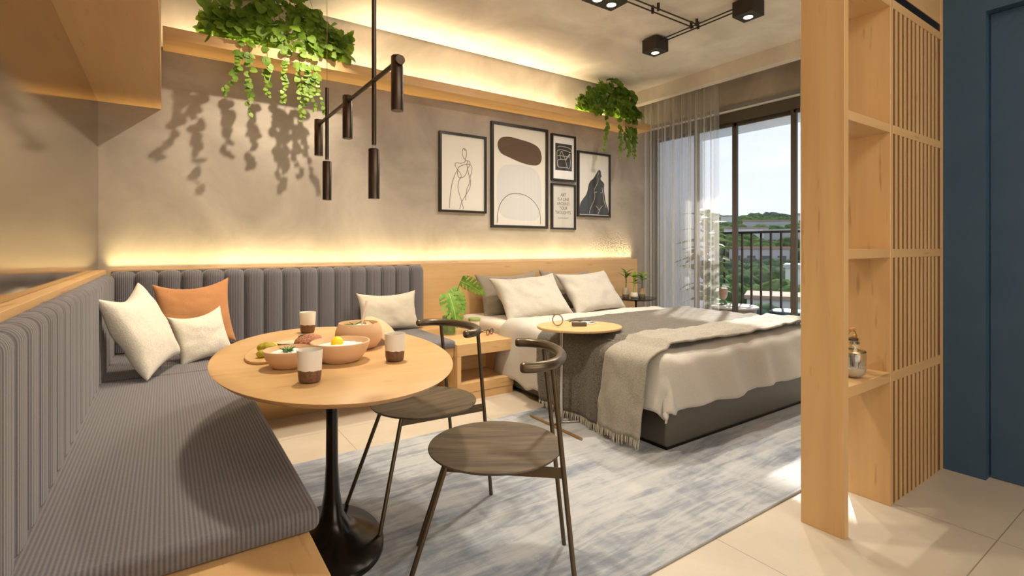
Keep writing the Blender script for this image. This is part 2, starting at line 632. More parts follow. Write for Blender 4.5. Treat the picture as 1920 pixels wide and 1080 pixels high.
def rug_mat():
    m, n, b = newmat('faded_blue_rug')
    a = noise(n, coords(n, (2.4, 17, 1)), 1.0, 6, 0.68, 0.9)
    c = noise(n, coords(n, (13, 2.2, 1)), 1.0, 5, 0.6, 0.4)
    d = noise(n, coords(n, (0.8, 1.3, 1)), 1.0, 7, 0.65, 0.9)
    h = math_(n, 'ADD', math_(n, 'MULTIPLY', a, 0.40), math_(n, 'ADD', math_(n, 'MULTIPLY', c, 0.13), math_(n, 'MULTIPLY', d, 0.55)))
    col = ramp(n, h, [(0.41, (0.075, 0.105, 0.15)), (0.50, (0.22, 0.25, 0.295)), (0.565, (0.375, 0.39, 0.41)), (0.66, (0.47, 0.472, 0.47))])
    f = noise(n, coords(n, (240, 240, 240)), 1.0, 2, 0.6)
    col = mixc(n, math_(n, 'MULTIPLY', f, 0.3), col, (0.33, 0.34, 0.36))
    n.links.new(col, b.inputs['Base Color'])
    setp(b, rough=0.95)
    b.inputs['Sheen Weight'].default_value = 0.2
    bump(n, b, f, 0.4, 0.004)
    return m


rug_o = MB().box(0.06, 4.40, 1.20, 2.86, 0.0, 0.012).build('area_rug', rug_mat(), None, 0.004)
tag(rug_o, 'faded blue grey rug under the bed end and chairs', 'rug')

# ================================================================== BENCH
SEAT = 0.40     # top of the wooden base
t = thing('corner_bench', 'L shaped maple bench base carrying the grey cushions', 'bench', (0, 3.0, 0))
# side wing: trapezoid section, face sloping inwards towards the floor
prof = [(-0.32, 0), (-0.04, 0), (0.318, 0.33), (0.318, SEAT), (-0.32, SEAT)]
v = [(x, y, z) for y in (-2.5, 0.74) for x, z in prof]
MB().add(v, [(0, 1, 2, 3, 4), (9, 8, 7, 6, 5)] + [(i, (i + 1) % 5, 5 + (i + 1) % 5, 5 + i) for i in range(5)]).build('side_wing', W_Y, t, 0.002)
prof = [(1.295, 0), (0.71, 0), (0.38, 0.33), (0.38, SEAT), (1.295, SEAT)]
v = [(x, y, z) for x in (-0.30, 1.788) for y, z in prof]
MB().add(v, [(0, 1, 2, 3, 4), (9, 8, 7, 6, 5)] + [(i, (i + 1) % 5, 5 + (i + 1) % 5, 5 + i) for i in range(5)]).build('back_wing', W_X, t, 0.002)


o = box(-0.322, 0.345, 1.41, 3.36, SEAT + 0.001, 0.462).build('seat_pad', M_CORD_X, None, 0.022, seg=4)
tag(o, 'long grey ribbed seat pad on the bench wing below the mirror', 'seat cushion', 'grey corduroy seat pads')
o = box(-0.322, 1.80, 3.362, 4.19, SEAT + 0.001, 0.460).build('seat_pad', M_CORD_X, None, 0.022, seg=4)
tag(o, 'grey ribbed seat pad on the bench wing along the plaster wall', 'seat cushion', 'grey corduroy seat pads')


def channel_back(n_ch, width, h, depth, nu=10, nz=10):
    """channel-tufted back: along x, bulging towards -y, rounded over the top"""
    mb = MB()
    for k in range(n_ch):
        x0 = k * width

        def g(s, q):
            c = sqrt(max(0.0, 1 - (2 * s - 1) ** 2)) ** 0.8
            dd = depth * (0.58 + 0.42 * c)
            hh = h - 0.024 * (1 - c)
            r_ = min(0.05, dd * 0.75)
            i = int(round(q * 10))
            if i <= 3:
                y, z = -dd, (hh - r_) * i / 3
            elif i <= 9:
                a = pi / 2 * (i - 3) / 6
                y, z = -dd + r_ * (1 - cos(a)), hh - r_ + r_ * sin(a)
            else:
                y, z = 0.0, hh
            return (x0 + s * width, y, z)
        mb.grid(g, nu, 10)
    W = n_ch * width
    mb.add([(0, 0, 0), (W, 0, 0), (W, 0, h), (0, 0, h)], [(0, 1, 2, 3)])
    mb.add([(0, 0, 0), (0, -depth * .62, 0), (0, -depth * .62, h - .05), (0, -depth * .3, h - .018), (0, 0, h - .018)], [(0, 1, 2, 3, 4)])
    mb.add([(W, 0, 0), (W, -depth * .62, 0), (W, -depth * .62, h - .05), (W, -depth * .3, h - .018), (W, 0, h - .018)], [(4, 3, 2, 1, 0)])
    return mb


o = channel_back(17, 0.131, 0.535, 0.105).build('back_cushion', M_CORD_X, None, ang=60)
o.location = (-0.30, 4.296, 0.463)
tag(o, 'channel tufted grey backrest along the plaster wall', 'back cushion', 'channel tufted backrests')
o = channel_back(23, 0.131, 0.52, 0.052).build('back_cushion', M_CORD_X, None, ang=60)
o.rotation_euler = (0, 0, pi / 2)
o.location = (-0.323, 1.17, 0.464)
tag(o, 'channel tufted grey backrest beneath the mirror ledge', 'back cushion', 'channel tufted backrests')


# ------------------------------------------------------------------ scatter cushions
def pillow_mb(w_, h_, t_, seed=0, pinch=0.12, wr=0.006, n=26, sag=0.0):
    mb = MB()

    def side(sgn):
        def fn(u, v):
            a, b_ = 2 * u - 1, 2 * v - 1
            k = 1 - pinch * (1 - a * a) * abs(b_) ** 2 * 0.9
            kx = 1 - pinch * (1 - b_ * b_) * abs(a) ** 2 * 0.9
            x, z = a * w_ / 2 * kx, b_ * h_ / 2 * k
            th = t_ / 2 * ((1 - a * a) ** 0.42) * ((1 - b_ * b_) ** 0.42)
            nn = MN.noise(Vector((x * 9 + seed * 3.1, z * 9, sgn * 2.0))) * wr * 2 + MN.noise(Vector((x * 25, z * 25, seed + sgn))) * wr * 0.6
            nn *= min(1, 6 * (1 - a * a) * (1 - b_ * b_))
            if b_ > 0:
                z -= sag * (1 - a * a) * b_
            return (x, sgn * th + sgn * nn, z)
        return fn
    mb.grid(side(1), n, n)
    mb.grid(side(-1), n, n)
    return mb


def pillow(name, label, cat, size, mat, loc, yaw, tilt, roll, seed=0, group=None, pinch=0.12, sag=0.0, wr=0.006, piping=None):
    t_ = thing(name, label, cat, loc, group=group)
    t_.rotation_euler = (Matrix.Rotation(yaw, 3, 'Z') @ Matrix.Rotation(tilt, 3, 'X') @ Matrix.Rotation(roll, 3, 'Y')).to_euler()
    pillow_mb(*size, seed=seed, pinch=pinch, sag=sag, wr=wr).build('cover', mat, t_, sub=1, ang=180)
    return t_


C_WHITE = cloth('boucle_offwhite', (0.58, 0.53, 0.44), (0.74, 0.69, 0.59), 130, bmp=0.5)
C_ORANGE = cloth('burnt_orange_suede', (0.42, 0.185, 0.068), (0.50, 0.23, 0.09), 200, bmp=0.1)
C_BEIGE = cloth('beige_linen', (0.47, 0.41, 0.32), (0.58, 0.51, 0.41), 220, bmp=0.25)
pillow('throw_pillow', 'large off white pillow leaning in the bench corner', 'pillow', (0.44, 0.50, 0.17), C_WHITE, (-0.105, 3.42, 0.715), R(66), R(-24), R(-8), 1, 'bench scatter pillows', sag=0.05)
pillow('throw_pillow', 'burnt orange pillow against the grey channel backrest', 'pillow', (0.46, 0.47, 0.15), C_ORANGE, (0.165, 4.02, 0.715), R(2), R(-16), R(-4), 2, 'bench scatter pillows', sag=0.04)
pillow('throw_pillow', 'small off white pillow in front of the orange one', 'pillow', (0.31, 0.33, 0.13), C_WHITE, (0.185, 3.70, 0.612), R(12), R(-20), R(-9), 3, 'bench scatter pillows', sag=0.03)
pillow('throw_pillow', 'beige lumbar pillow alone at the bed end of the bench', 'pillow', (0.54, 0.34, 0.13), C_BEIGE, (1.54, 4.07, 0.625), R(2), R(-14), R(0), 4, 'bench scatter pillows', sag=0.02)

# ================================================================== DINING TABLE
TX, TY, TZ = 0.536, 2.023, 0.75
t = thing('dining_table', 'oval maple dining table on a black trumpet pedestal', 'table', (TX, TY, 0.012), R(-5))
top = [(0.416 * cos(a) * 0.985, 0.699 * sin(a) * 0.985, 0) for a in [2 * pi * k / 96 for k in range(96)]]
mb = MB()
n_ = 96
rings = [(0.955, TZ - 0.034), (0.985, TZ - 0.022), (1.0, TZ - 0.014), (0.997, TZ - 0.0125)]
vs, fs = [], []
for kk, zz in rings:
    for k in range(n_):
        a = 2 * pi * k / n_
        vs.append((0.416 * kk * cos(a), 0.699 * kk * sin(a), zz))
for i in range(3):
    for k in range(n_):
        fs.append((i * n_ + k, i * n_ + (k + 1) % n_, (i + 1) * n_ + (k + 1) % n_, (i + 1) * n_ + k))
fs.append(tuple(range(n_))[::-1])
fs.append(tuple(range(3 * n_, 4 * n_)))
mb.add(vs, fs).build('tabletop', W_X, t, ang=50)
M_PED = plain('black_lacquer_pedestal', (0.010, 0.008, 0.007), 0.22, 0.3)
prof = [(0.042, 0.714), (0.026, 0.65), (0.0235, 0.45), (0.025, 0.30), (0.031, 0.20), (0.045, 0.12), (0.072, 0.065), (0.12, 0.035), (0.20, 0.020), (0.205, 0.012), (0.205, 0.0)]
MB().lathe(prof, 56, sx=0.92, sy=1.35).build('pedestal', M_PED, t, ang=50)
TT = TZ + 0.0  # table surface


# cups ----------------------------------------------------------------
def cup_mats():
    m, n, b = newmat('cup_white_over_brown')
    tt = n.nodes.new('ShaderNodeTexCoord')
    s = n.nodes.new('ShaderNodeSeparateXYZ')
    n.links.new(tt.outputs['Object'], s.inputs[0])
    a = noise(n, coords(n, (45, 45, 4)), 1, 3, 0.6)
    z = math_(n, 'ADD', s.outputs[2], math_(n, 'MULTIPLY', a, 0.016))
    g = math_(n, 'GREATER_THAN', z, 0.046)
    br = ramp(n, noise(n, coords(n), 90, 4, 0.6), [(0.3, (0.10, 0.045, 0.022)), (0.7, (0.20, 0.10, 0.055))])
    col = mixc(n, g, br, (0.74, 0.68, 0.60))
    n.links.new(col, b.inputs['Base Color'])
    setp(b, rough=0.5)
    return m


M_CUP = cup_mats()
cprof = [(0.0, 0.0), (0.026, 0.0), (0.031, 0.004), (0.0335, 0.02), (0.0375, 0.097), (0.0368, 0.099), (0.0355, 0.097), (0.0315, 0.012), (0.0, 0.010)]
for (x, y, lb) in ((0.365, 1.628, 'two tone cup nearest the table front, before the small bowl'),
                   (0.688, 1.755, 'two tone cup standing beside the lidded pot, towards the chairs'),
                   (0.566, 2.568, 'two tone cup at the far end of the table near backrest')):
    o = MB().lathe(cprof, 40).build('ceramic_cup', M_CUP, None, ang=50)
    o.location = (x, y, TT)
    tag(o, lb, 'cup', 'two tone ceramic cups')


# bowls ---------------------------------------------------------------
def bowl(name, label, loc, r, h, rim_in=1.0, pot=False):
    t_ = thing(name, label, 'bowl', loc)
    if not pot:
        p = [(0, 0), (r * .55, 0), (r * .66, h * .06), (r * .86, h * .40), (r * .97, h * .80), (r, h * .97), (r * .985, h), (r * .95, h), (r * .93, h * .93), (r * .80, h * .42), (r * .6, h * .12), (0, h * .10)]
    else:
        p = [(0, 0), (r * .62, 0), (r * .75, h * .05), (r * .96, h * .32), (r, h * .50), (r * .97, h * .72), (r * .86, h * .96), (r * .84, h), (r * .80, h), (r * .80, h * .95), (r * .92, h * .70), (r * .94, h * .5), (r * .7, h * .12), (0, h * .10)]
    MB().lathe(p, 48).build('bowl_body', M_TERRA, t_, ang=60)
    return t_


def dip(name, label, loc, r, seed, hgt=0.012):
    def fn(u, v):
        a = 2 * pi * u
        q = v
        x, y = r * q * cos(a), r * q * sin(a)
        return (x, y, hgt * (1 - q * q) + 0.005 * MN.noise(Vector((x * 55, y * 55, seed))) * (1 if q < .95 else 0))
    o = MB().grid(fn, 40, 10).build(name, M_CREAMF, None, ang=80)
    o.location = loc
    return tag(o, label, 'dip')


bowl('small_bowl', 'small terracotta bowl of white dip topped with a dill sprig', (0.352, 1.872, TT), 0.083, 0.062)
dip('yogurt_dip', 'white dip with dill inside the small terracotta bowl', (0.352, 1.872, TT + 0.045), 0.070, 1)
bowl('serving_bowl', 'wide terracotta bowl of white dip with a lemon wedge', (0.525, 1.868, TT), 0.104, 0.072)
dip('cream_dip', 'white dip under the lemon wedge in the wide bowl', (0.525, 1.868, TT + 0.052), 0.089, 2)
bowl('round_pot', 'deep round terracotta pot with its lid leaning behind', (0.655, 2.065, TT), 0.094, 0.103, pot=True)
dip('sour_cream', 'white cream filling the deep round pot', (0.655, 2.065, TT + 0.083), 0.075, 3, 0.01)
# lid leaning on the pot
o = MB().lathe([(0.0, 0.02), (0.05, 0.018), (0.080, 0.006), (0.088, 0.0), (0.091, 0.004), (0.082, 0.014), (0.05, 0.028), (0.0, 0.031)], 44).build('pot_lid', M_TERRA, None, ang=60)
o.location = (0.775, 2.135, TT + 0.046)
o.rotation_euler = Matrix.Rotation(R(40), 3, Vector((0.566, 0.825, 0))).to_euler()
tag(o, 'terracotta lid leaning against the back of the deep pot', 'lid')
o = MB().tube([(0.662, 2.05, TT + 0.094), (0.695, 2.09, TT + 0.185)], [0.0035, 0.0045], 10).build('wooden_stirrer', plain('pale_pink_wood', (0.62, 0.46, 0.36), 0.6), None)
tag(o, 'thin pale stick standing in the deep round pot', 'stirrer')
# lemon wedge, sprigs


def wedge(name, label, loc, L, hgt, rz, mat, rx=0.0):
    def fn(u, v):
        a = pi * u
        s_ = sin(pi * v) ** 0.6
        return (L * (v - .5), hgt * 0.75 * cos(a) * s_, hgt * sin(a) ** 0.7 * s_ if 0 < u < 1 else 0)
    o_ = MB().grid(fn, 14, 14).build(name, mat, None, ang=70)
    o_.location = loc
    o_.rotation_euler = (rx, 0, rz)
    return tag(o_, label, name.split('_')[0])


M_LEMON = plain('lemon_yellow', (0.85, 0.66, 0.02), 0.45)
M_LEMON2 = leafmat('olive_lemon', (0.42, 0.38, 0.03), (0.70, 0.60, 0.10), 60)
wedge('lemon_wedge', 'bright yellow lemon wedge on the dip in wide bowl', (0.512, 1.862, TT + 0.060), 0.050, 0.030, R(40), M_LEMON)


def sprig(name, label, loc, seed, n=16, s=0.03, mat=None):
    random.seed(seed)
    mb_ = MB()
    for k in range(n):
        a, e = random.uniform(0, 2 * pi), random.uniform(0.15, 0.9)
        d = Vector((cos(a) * cos(e), sin(a) * cos(e), sin(e) * .6)) * s * random.uniform(.6, 1.1)
        mb_.tube([(0, 0, 0), d * .5, d], [0.0012, 0.0022, 0.0008], 6)
    o_ = mb_.build(name, mat, None)
    o_.location = loc
    return tag(o_, label, 'herb')


M_DILL = plain('dill_green', (0.06, 0.20, 0.05), 0.6)
sprig('dill_sprig', 'dark green dill sprig on the small bowl of dip', (0.346, 1.862, TT + 0.056), 3, 26, 0.034, M_DILL)
sprig('chive_sprig', 'green chive blades lying on the cream in the pot', (0.635, 2.07, TT + 0.092), 5, 5, 0.045, M_DILL)
# serving board with food
t = thing('serving_board', 'pale wood serving board behind the two low bowls', 'board', (0.40, 2.19, TT), R(60))
poly = [(0.265 * cos(a) * (1 - 0.06 * abs(sin(a))), 0.118 * sin(a)) for a in [2 * pi * k / 56 for k in range(56)]]
MB().prism(poly, 0.0, 0.010).build('board_plate', W_X, t, 0.002)
BZ = TT + 0.010
ml, nl, bl = newmat('bulgur_crust')
fl = noise(nl, coords(nl), 190, 3, 0.7)
nl.links.new(ramp(nl, fl, [(0.38, (0.26, 0.08, 0.045)), (0.55, (0.52, 0.22, 0.13)), (0.7, (0.70, 0.42, 0.27))]), bl.inputs['Base Color'])
setp(bl, rough=0.8)
bump(nl, bl, fl, 0.8, 0.004)


def blob(name, label, cat, loc, rx, ry, rz_, yaw, mat, tilt=0.0, amp=0.06):
    def fn(u, v):
        a, b_ = 2 * pi * u, pi * (v - .5)
        p = Vector((cos(a) * cos(b_), sin(a) * cos(b_), sin(b_)))
        k = 1 + amp * MN.noise(p * 2.5 + Vector(loc) * 10)
        return (p.x * rx * k, p.y * ry * k, p.z * rz_ * k)
    o_ = MB().grid(fn, 24, 14).build(name, mat, None, ang=80)
    o_.location = loc
    o_.rotation_euler = (0, tilt, yaw)
    return tag(o_, label, cat)


blob('kibbeh_loaf', 'reddish grainy kibbeh loaf lying on the serving board', 'food', (0.480, 2.165, BZ + 0.022), 0.076, 0.042, 0.024, R(45), ml)
M_DATE = plain('dark_date', (0.055, 0.022, 0.018), 0.35)
blob('dried_date', 'dark date at the far end of the serving board', 'date', (0.50, 2.30, BZ + 0.013), 0.032, 0.016, 0.014, R(-10), M_DATE)
blob('dried_date', 'dark date between lemon pieces and kibbeh loaf', 'date', (0.385, 2.13, BZ + 0.012), 0.026, 0.014, 0.012, R(10), M_DATE)
blob('lemon_half', 'large olive green lemon piece at the board end', 'lemon', (0.318, 2.110, BZ + 0.0205), 0.036, 0.022, 0.021, R(-20), M_LEMON2)
blob('lemon_half', 'small olive lemon piece hidden behind the small bowl', 'lemon', (0.290, 2.035, BZ + 0.0135), 0.020, 0.018, 0.014, R(50), M_LEMON2)
wedge('lemon_slice', 'bright yellow lemon slice beside the olive green lemon', (0.352, 2.19, BZ), 0.045, 0.024, R(-60), M_LEMON)
o = blob('herb_leaf', 'bright green herb leaf on the board before the kibbeh', 'herb', (0.42, 2.17, BZ + 0.006), 0.020, 0.012, 0.006, R(20), plain('mint_green', (0.15, 0.52, 0.16), 0.5))
o = blob('flat_bread', 'pale round flat bread at the back of the board', 'bread', (0.43, 2.255, BZ + 0.004), 0.060, 0.045, 0.006, R(-30), plain('pale_bread', (0.66, 0.56, 0.38), 0.8))
o.location.z = BZ + 0.006


# ================================================================== CHAIRS
def make_chair(label):
    t_ = thing('dining_chair', label, 'chair', group='round seated dining chairs')
    prof_ = [(0.0, 0.434), (0.20, 0.436), (0.232, 0.444), (0.2365, 0.449), (0.235, 0.4525), (0.228, 0.4525), (0.12, 0.449), (0.0, 0.447)]
    MB().lathe(prof_, 72).build('seat', W_DARK, t_, ang=40)
    for s in (-1, 1):
        MB().tube([(0.298, s * 0.168, 0), (0.16, s * 0.092, 0.434)], 0.0085, 12).build('front_leg', M_GUN, t_)
    for s in (-1, 1):
        MB().tube([(-0.265, s * 0.155, 0), (-0.186, s * 0.158, 0.768)], 0.0085, 12).build('rear_leg', M_GUN, t_)
        a_, b_ = Vector((-0.224, s * 0.157, 0.413)), Vector((0.165, s * 0.094, 0.413))
        d_ = (b_ - a_).normalized()
        nn = Vector((-d_.y, d_.x, 0)) * 0.003
        vs_ = [a_ + nn, b_ + nn, b_ - nn, a_ - nn]
        MB().add([(p.x, p.y, z) for z in (0.399, 0.433) for p in vs_], [(0, 1, 2, 3), (7, 6, 5, 4), (0, 4, 5, 1), (1, 5, 6, 2), (2, 6, 7, 3), (3, 7, 4, 0)]).build('side_bar', M_GUN, t_)
    pts = [(-0.092, 0.208, 0.772)] + [(-0.105 - 0.127 * cos(a), 0.207 * sin(a), 0.772) for a in [pi / 2 - pi * k / 28 for k in range(29)]] + [(-0.092, -0.208, 0.772)]
    pts = [Vector(p) for p in pts]
    e0, e1 = (pts[0] - pts[1]).normalized(), (pts[-1] - pts[-2]).normalized()
    pts = [pts[0] + e0 * 0.014, pts[0] + e0 * 0.010] + pts + [pts[-1] + e1 * 0.010, pts[-1] + e1 * 0.014]
    rr = [0.010, 0.0155] + [0.0175] * (len(pts) - 4) + [0.0155, 0.010]
    MB().tube(pts, rr, 20).build('backrest', M_GUN, t_, ang=50)
    return t_


CH1 = ((0.965, 1.51, 0.012), math.atan2(0.54, -0.84))
CH2 = ((0.97, 2.12, 0.012), math.atan2(-0.09, -0.997))
c1 = make_chair('dark round seated chair in the foreground, nearest the camera')
c1.location = CH1[0]
c1.rotation_euler = (0, 0, CH1[1])
c2 = dup(c1, CH2[0], (0, 0, CH2[1]), 'dark round seated chair tucked under the table, behind the first')

# ================================================================== PENDANT LAMP
PX = 0.56
t = thing('pendant_lamp', 'dark bronze pendant with five tube lamps above the table', 'pendant lamp', (PX, 1.61, ZC))
DZ = -ZC


def L3(x, y, z):
    return (x - PX, y - 1.61, z - ZC)


MB().tube([L3(PX, 1.61, ZC), L3(PX, 1.61, 1.495)], 0.0075, 14).build('main_rod', M_BRONZE, t)
MB().tube([L3(PX, 1.40, 1.705), L3(PX, 2.335, 1.705)], 0.0075, 14).tube([L3(PX + 0.0, 1.385, 1.705), L3(PX, 1.40, 1.705)], 0.014, 14).build('cross_bar', M_BRONZE, t)
MB().tube([L3(PX, 2.19, ZC), L3(PX, 2.19, 1.80)], 0.0012, 6).build('cable', M_CHROME, t)
MB().tube([L3(PX, 2.19, 1.83), L3(PX, 2.19, 1.53)], 0.0075, 14).build('short_rod', M_BRONZE, t)
MB().lathe([(0.055, -0.02), (0.06, -0.001)], 32).build('ceiling_rose', M_BRONZE, t)


def lamp_tube(x, y, z0, z1):
    mb_ = MB().lathe([(0.0165, 0.0), (0.018, 0.0), (0.018, z1 - z0 - 0.002), (0.0165, z1 - z0), (0.0, z1 - z0), (0, z1 - z0 - .01), (0.0165, z1 - z0 - 0.012), (0.0165, 0.0)], 28)
    o_ = mb_.build('lamp_tube', M_BRONZE, t, ang=40)
    o_.location = L3(x, y, z0)
    lens = MB().lathe([(0.0, 0.016), (0.016, 0.016)], 20).build('lens', M_WARMLENS, o_)
    return o_


M_WARMLENS = emit('warm_lens', (1.0, 0.8, 0.55), 1.2)
M_ACRYL = clear_glass('acrylic', (0.98, 0.97, 0.95), 0.3)
for (y, z0, z1) in ((1.41, 1.562, 1.722), (1.90, 1.567, 1.727), (2.33, 1.567, 1.727)):
    lamp_tube(PX, y, z0, z1)
for (y, z0, z1) in ((1.61, 1.32, 1.482), (2.19, 1.36, 1.522)):
    o = lamp_tube(PX, y, z0, z1)
    MB().lathe([(0.008, z1 - z0), (0.008, z1 - z0 + 0.014)], 18).build('clear_spacer', M_ACRYL, o)

# ================================================================== CEILING TRACK LIGHT
t = thing('track_light', 'dark ceiling track of paired rods with boxed spotlights', 'track light', (3.72, 2.70, ZC))


def T3(x, y, z):
    return (x - 3.72, y - 2.70, z - ZC)


RZ = 3.035
for dx in (-0.028, 0.028):
    MB().tube([T3(3.72 + dx, 2.18, RZ), T3(3.72 + dx, 3.10, RZ)], 0.006, 10).build('track_rod', M_SPOT, t)
for dy in (-0.028, 0.028):
    MB().tube([T3(2.62, 2.655 + dy, RZ), T3(3.72, 2.655 + dy, RZ)], 0.006, 10).build('track_rod', M_SPOT, t)
for (x, y) in ((3.692, 2.627), (3.692, 2.683), (3.748, 2.655), (3.20, 2.627), (3.20, 2.683)):
    MB().tube([T3(x, y, ZC), T3(x, y, RZ - 0.014)], 0.0115, 14).build('ceiling_post', M_SPOT, t)
M_BULB = emit('spot_bulb', (1.0, 0.86, 0.62), 6.0)
for i, (x, y, dx) in enumerate(((3.715, 3.085, 0.083), (3.73, 2.195, 0.083), (2.64, 2.655, 0.15))):
    b_ = MB().box(-dx, dx, -0.083, 0.083, 0.0, 0.118)
    o = b_.build('lamp_box', M_SPOT, t, 0.003)
    o.location = T3(x, y, 2.948)
    for lx in ((0,) if dx < 0.1 else (-0.07, 0.07)):
        MB().lathe([(0.040, -0.003), (0.046, -0.001), (0.046, 0.002)], 24, Matrix.Translation((lx, 0, 0))).build('lamp_bezel', M_SPOT, o)
        MB().lathe([(0.0, -0.010), (0.018, -0.009), (0.034, -0.0045)], 20, Matrix.Translation((lx, 0, 0))).build('bulb', M_BULB, o)
for (x, y, e, aim) in ((3.715, 3.085, 130, (-0.05, 0.05, -1)), (3.73, 2.195, 120, (-0.1, -0.1, -1)), (2.57, 2.655, 105, (0.0, -0.1, -1)), (2.71, 2.655, 110, (-0.1, 0.3, -1))):
    light('track_spot_light', 'SPOT', (x, y, 2.930), e, SOFT, aim, spot_size=R(146), spot_blend=0.85, shadow_soft_size=0.03)

# ================================================================== PICTURES
YW = 4.36


def ribbon(mb_, pts, wd, y, closed=False, n=8):
    P = smooth_pts([(p[0], 0, p[1]) for p in pts], n, closed)
    m_ = len(P)
    vs_, fs_ = [], []
    for i in range(m_):
        a_ = P[(i + 1) % m_] if (closed or i < m_ - 1) else P[i]
        b_ = P[i - 1] if (closed or i > 0) else P[i]
        d_ = (a_ - b_).normalized()
        nn = Vector((-d_.z, 0, d_.x)) * wd / 2
        for q in (P[i] + nn, P[i] - nn):
            vs_.append((q.x, y, q.z))
    for i in range(m_ if closed else m_ - 1):
        j = (i + 1) % m_
        fs_.append((2 * i, 2 * i + 1, 2 * j + 1, 2 * j))
    mb_.add(vs_, fs_)


def fill(mb_, pts, y, n=8):
    P = smooth_pts([(p[0], 0, p[1]) for p in pts], n, True)
    c = sum(P, Vector()) / len(P)
    vs_ = [(p.x, y, p.z) for p in P]
    mb_.add(vs_, [tuple(range(len(vs_)))])


def picture(label, x0, x1, z0, z1, fw=0.022, paper=M_PAPER):
    cx, cz = (x0 + x1) / 2, (z0 + z1) / 2
    w_, h_ = x1 - x0, z1 - z0
    t_ = thing('picture_frame', label, 'picture', (cx, YW, cz), group='framed prints above the bed')
    f_ = MB().box(-w_ / 2, w_ / 2, -0.030, 0, h_ / 2 - fw, h_ / 2).box(-w_ / 2, w_ / 2, -0.030, 0, -h_ / 2, -h_ / 2 + fw)
    f_.box(-w_ / 2, -w_ / 2 + fw, -0.030, 0, -h_ / 2 + fw, h_ / 2 - fw).box(w_ / 2 - fw, w_ / 2, -0.030, 0, -h_ / 2 + fw, h_ / 2 - fw)
    f_.build('frame', M_FRAME, t_)
    MB().box(-w_ / 2 + fw, w_ / 2 - fw, -0.012, -0.002, -h_ / 2 + fw, h_ / 2 - fw).build('print_sheet', paper, t_)
    MB().box(-w_ / 2 + fw, w_ / 2 - fw, -0.0225, -0.0205, -h_ / 2 + fw, h_ / 2 - fw).build('glass', M_GLASSD, t_)
    return t_, w_, h_


def uvmap(b_, w_, h_):
    """fractions of the sheet (left, top origin) -> local x, z"""
    def g(u, v):
        return ((u - 0.5) * w_, (0.5 - v) * h_)
    return lambda pts: [g(*p) for p in pts]


YA, YB, YC = -0.0126, -0.0131, -0.0136
# 1 line figure
t, w_, h_ = picture('framed single line drawing of a standing figure, first from bench side', 2.142, 2.665, 1.495, 2.265)
g = uvmap(None, w_, h_)
mb = MB()
for pts in ([(0.55, .21), (.505, .185), (.48, .225), (.49, .275), (.53, .315), (.565, .28), (.57, .225), (.55, .19), (.51, .185)],
            [(.54, .31), (.545, .335), (.52, .36), (.45, .375), (.36, .375), (.33, .40), (.36, .445), (.42, .485), (.46, .53), (.44, .56), (.40, .55), (.38, .51), (.385, .46), (.42, .42), (.52, .39), (.62, .375), (.68, .40), (.685, .46), (.655, .53), (.63, .62), (.58, .70), (.56, .77), (.55, .84)],
            [(.545, .335), (.60, .335), (.645, .35), (.64, .39), (.60, .43), (.57, .49), (.52, .54), (.45, .56), (.41, .60), (.39, .68), (.42, .77), (.47, .86), (.50, .93), (.505, .955)],
            [(.60, .34), (.58, .38), (.60, .45), (.63, .53), (.66, .60), (.64, .68), (.58, .75), (.52, .81), (.46, .88), (.425, .955)],
            [(.37, .47), (.32, .54), (.27, .63), (.24, .74), (.22, .86), (.215, .95)]):
    ribbon(mb, g(pts), 0.0055, YA)
mb.build('drawing_line', M_UMBER, t)
# 2 abstract
t, w_, h_ = picture('largest framed print with a brown pebble shape and pale arch', 2.722, 3.454, 1.357, 2.44, 0.028)
g = uvmap(None, w_, h_)
mb = MB()
fill(mb, g([(.11, .22), (.16, .15), (.30, .125), (.50, .135), (.70, .155), (.83, .19), (.885, .25), (.885, .32), (.82, .365), (.70, .375), (.52, .36), (.32, .325), (.17, .29)]), YB)
mb.build('brown_shape', M_UMBER, t)
mb = MB()
fill(mb, g([(.12, .48), (.22, .405), (.42, .385), (.65, .39), (.80, .43), (.87, .52), (.89, .68), (.88, .82), (.80, .91), (.62, .925), (.40, .92), (.20, .89), (.12, .80), (.10, .64)]), YA)
mb.build('pale_shape', M_GREYSHAPE, t)
mb = MB()
ribbon(mb, g([(.105, .955), (.115, .86), (.17, .76), (.29, .685), (.43, .665), (.58, .675), (.72, .72), (.82, .79), (.865, .87), (.87, .955)]), 0.006, YC)
mb.build('arch_line', M_INK, t)
# 3 small dark abstract
t, w_, h_ = picture('small framed print with white scribble on a dark square', 3.506, 3.858, 1.897, 2.413, 0.020, plain('white_paper', (0.80, 0.78, 0.74), 0.7))
g = uvmap(None, w_, h_)
q = g([(.17, .19), (.86, .19), (.86, .77), (.17, .77)])
mb = MB()
mb.add([(a, YA, b_) for a, b_ in q], [(0, 1, 2, 3)])
mb.build('dark_square', M_INK, t)
mb = MB()
for pts in ([(.26, .28), (.34, .25), (.55, .25), (.76, .27), (.83, .31), (.80, .355), (.62, .335), (.42, .325), (.27, .345), (.235, .42), (.24, .55), (.26, .68), (.36, .705), (.60, .70), (.76, .70), (.79, .60), (.78, .45), (.78, .40), (.70, .46), (.60, .54)],
            [(.30, .70), (.26, .62), (.29, .55), (.40, .53), (.36, .46), (.38, .40), (.44, .36), (.50, .44), (.58, .54), (.63, .62), (.66, .70)],
            [(.24, .46), (.45, .455), (.78, .46)], [(.40, .53), (.55, .53), (.64, .48), (.72, .42), (.77, .39)]):
    ribbon(mb, g(pts), 0.0055, YB, n=6)
mb.build('scribble_line', M_CREAMLINE, t)


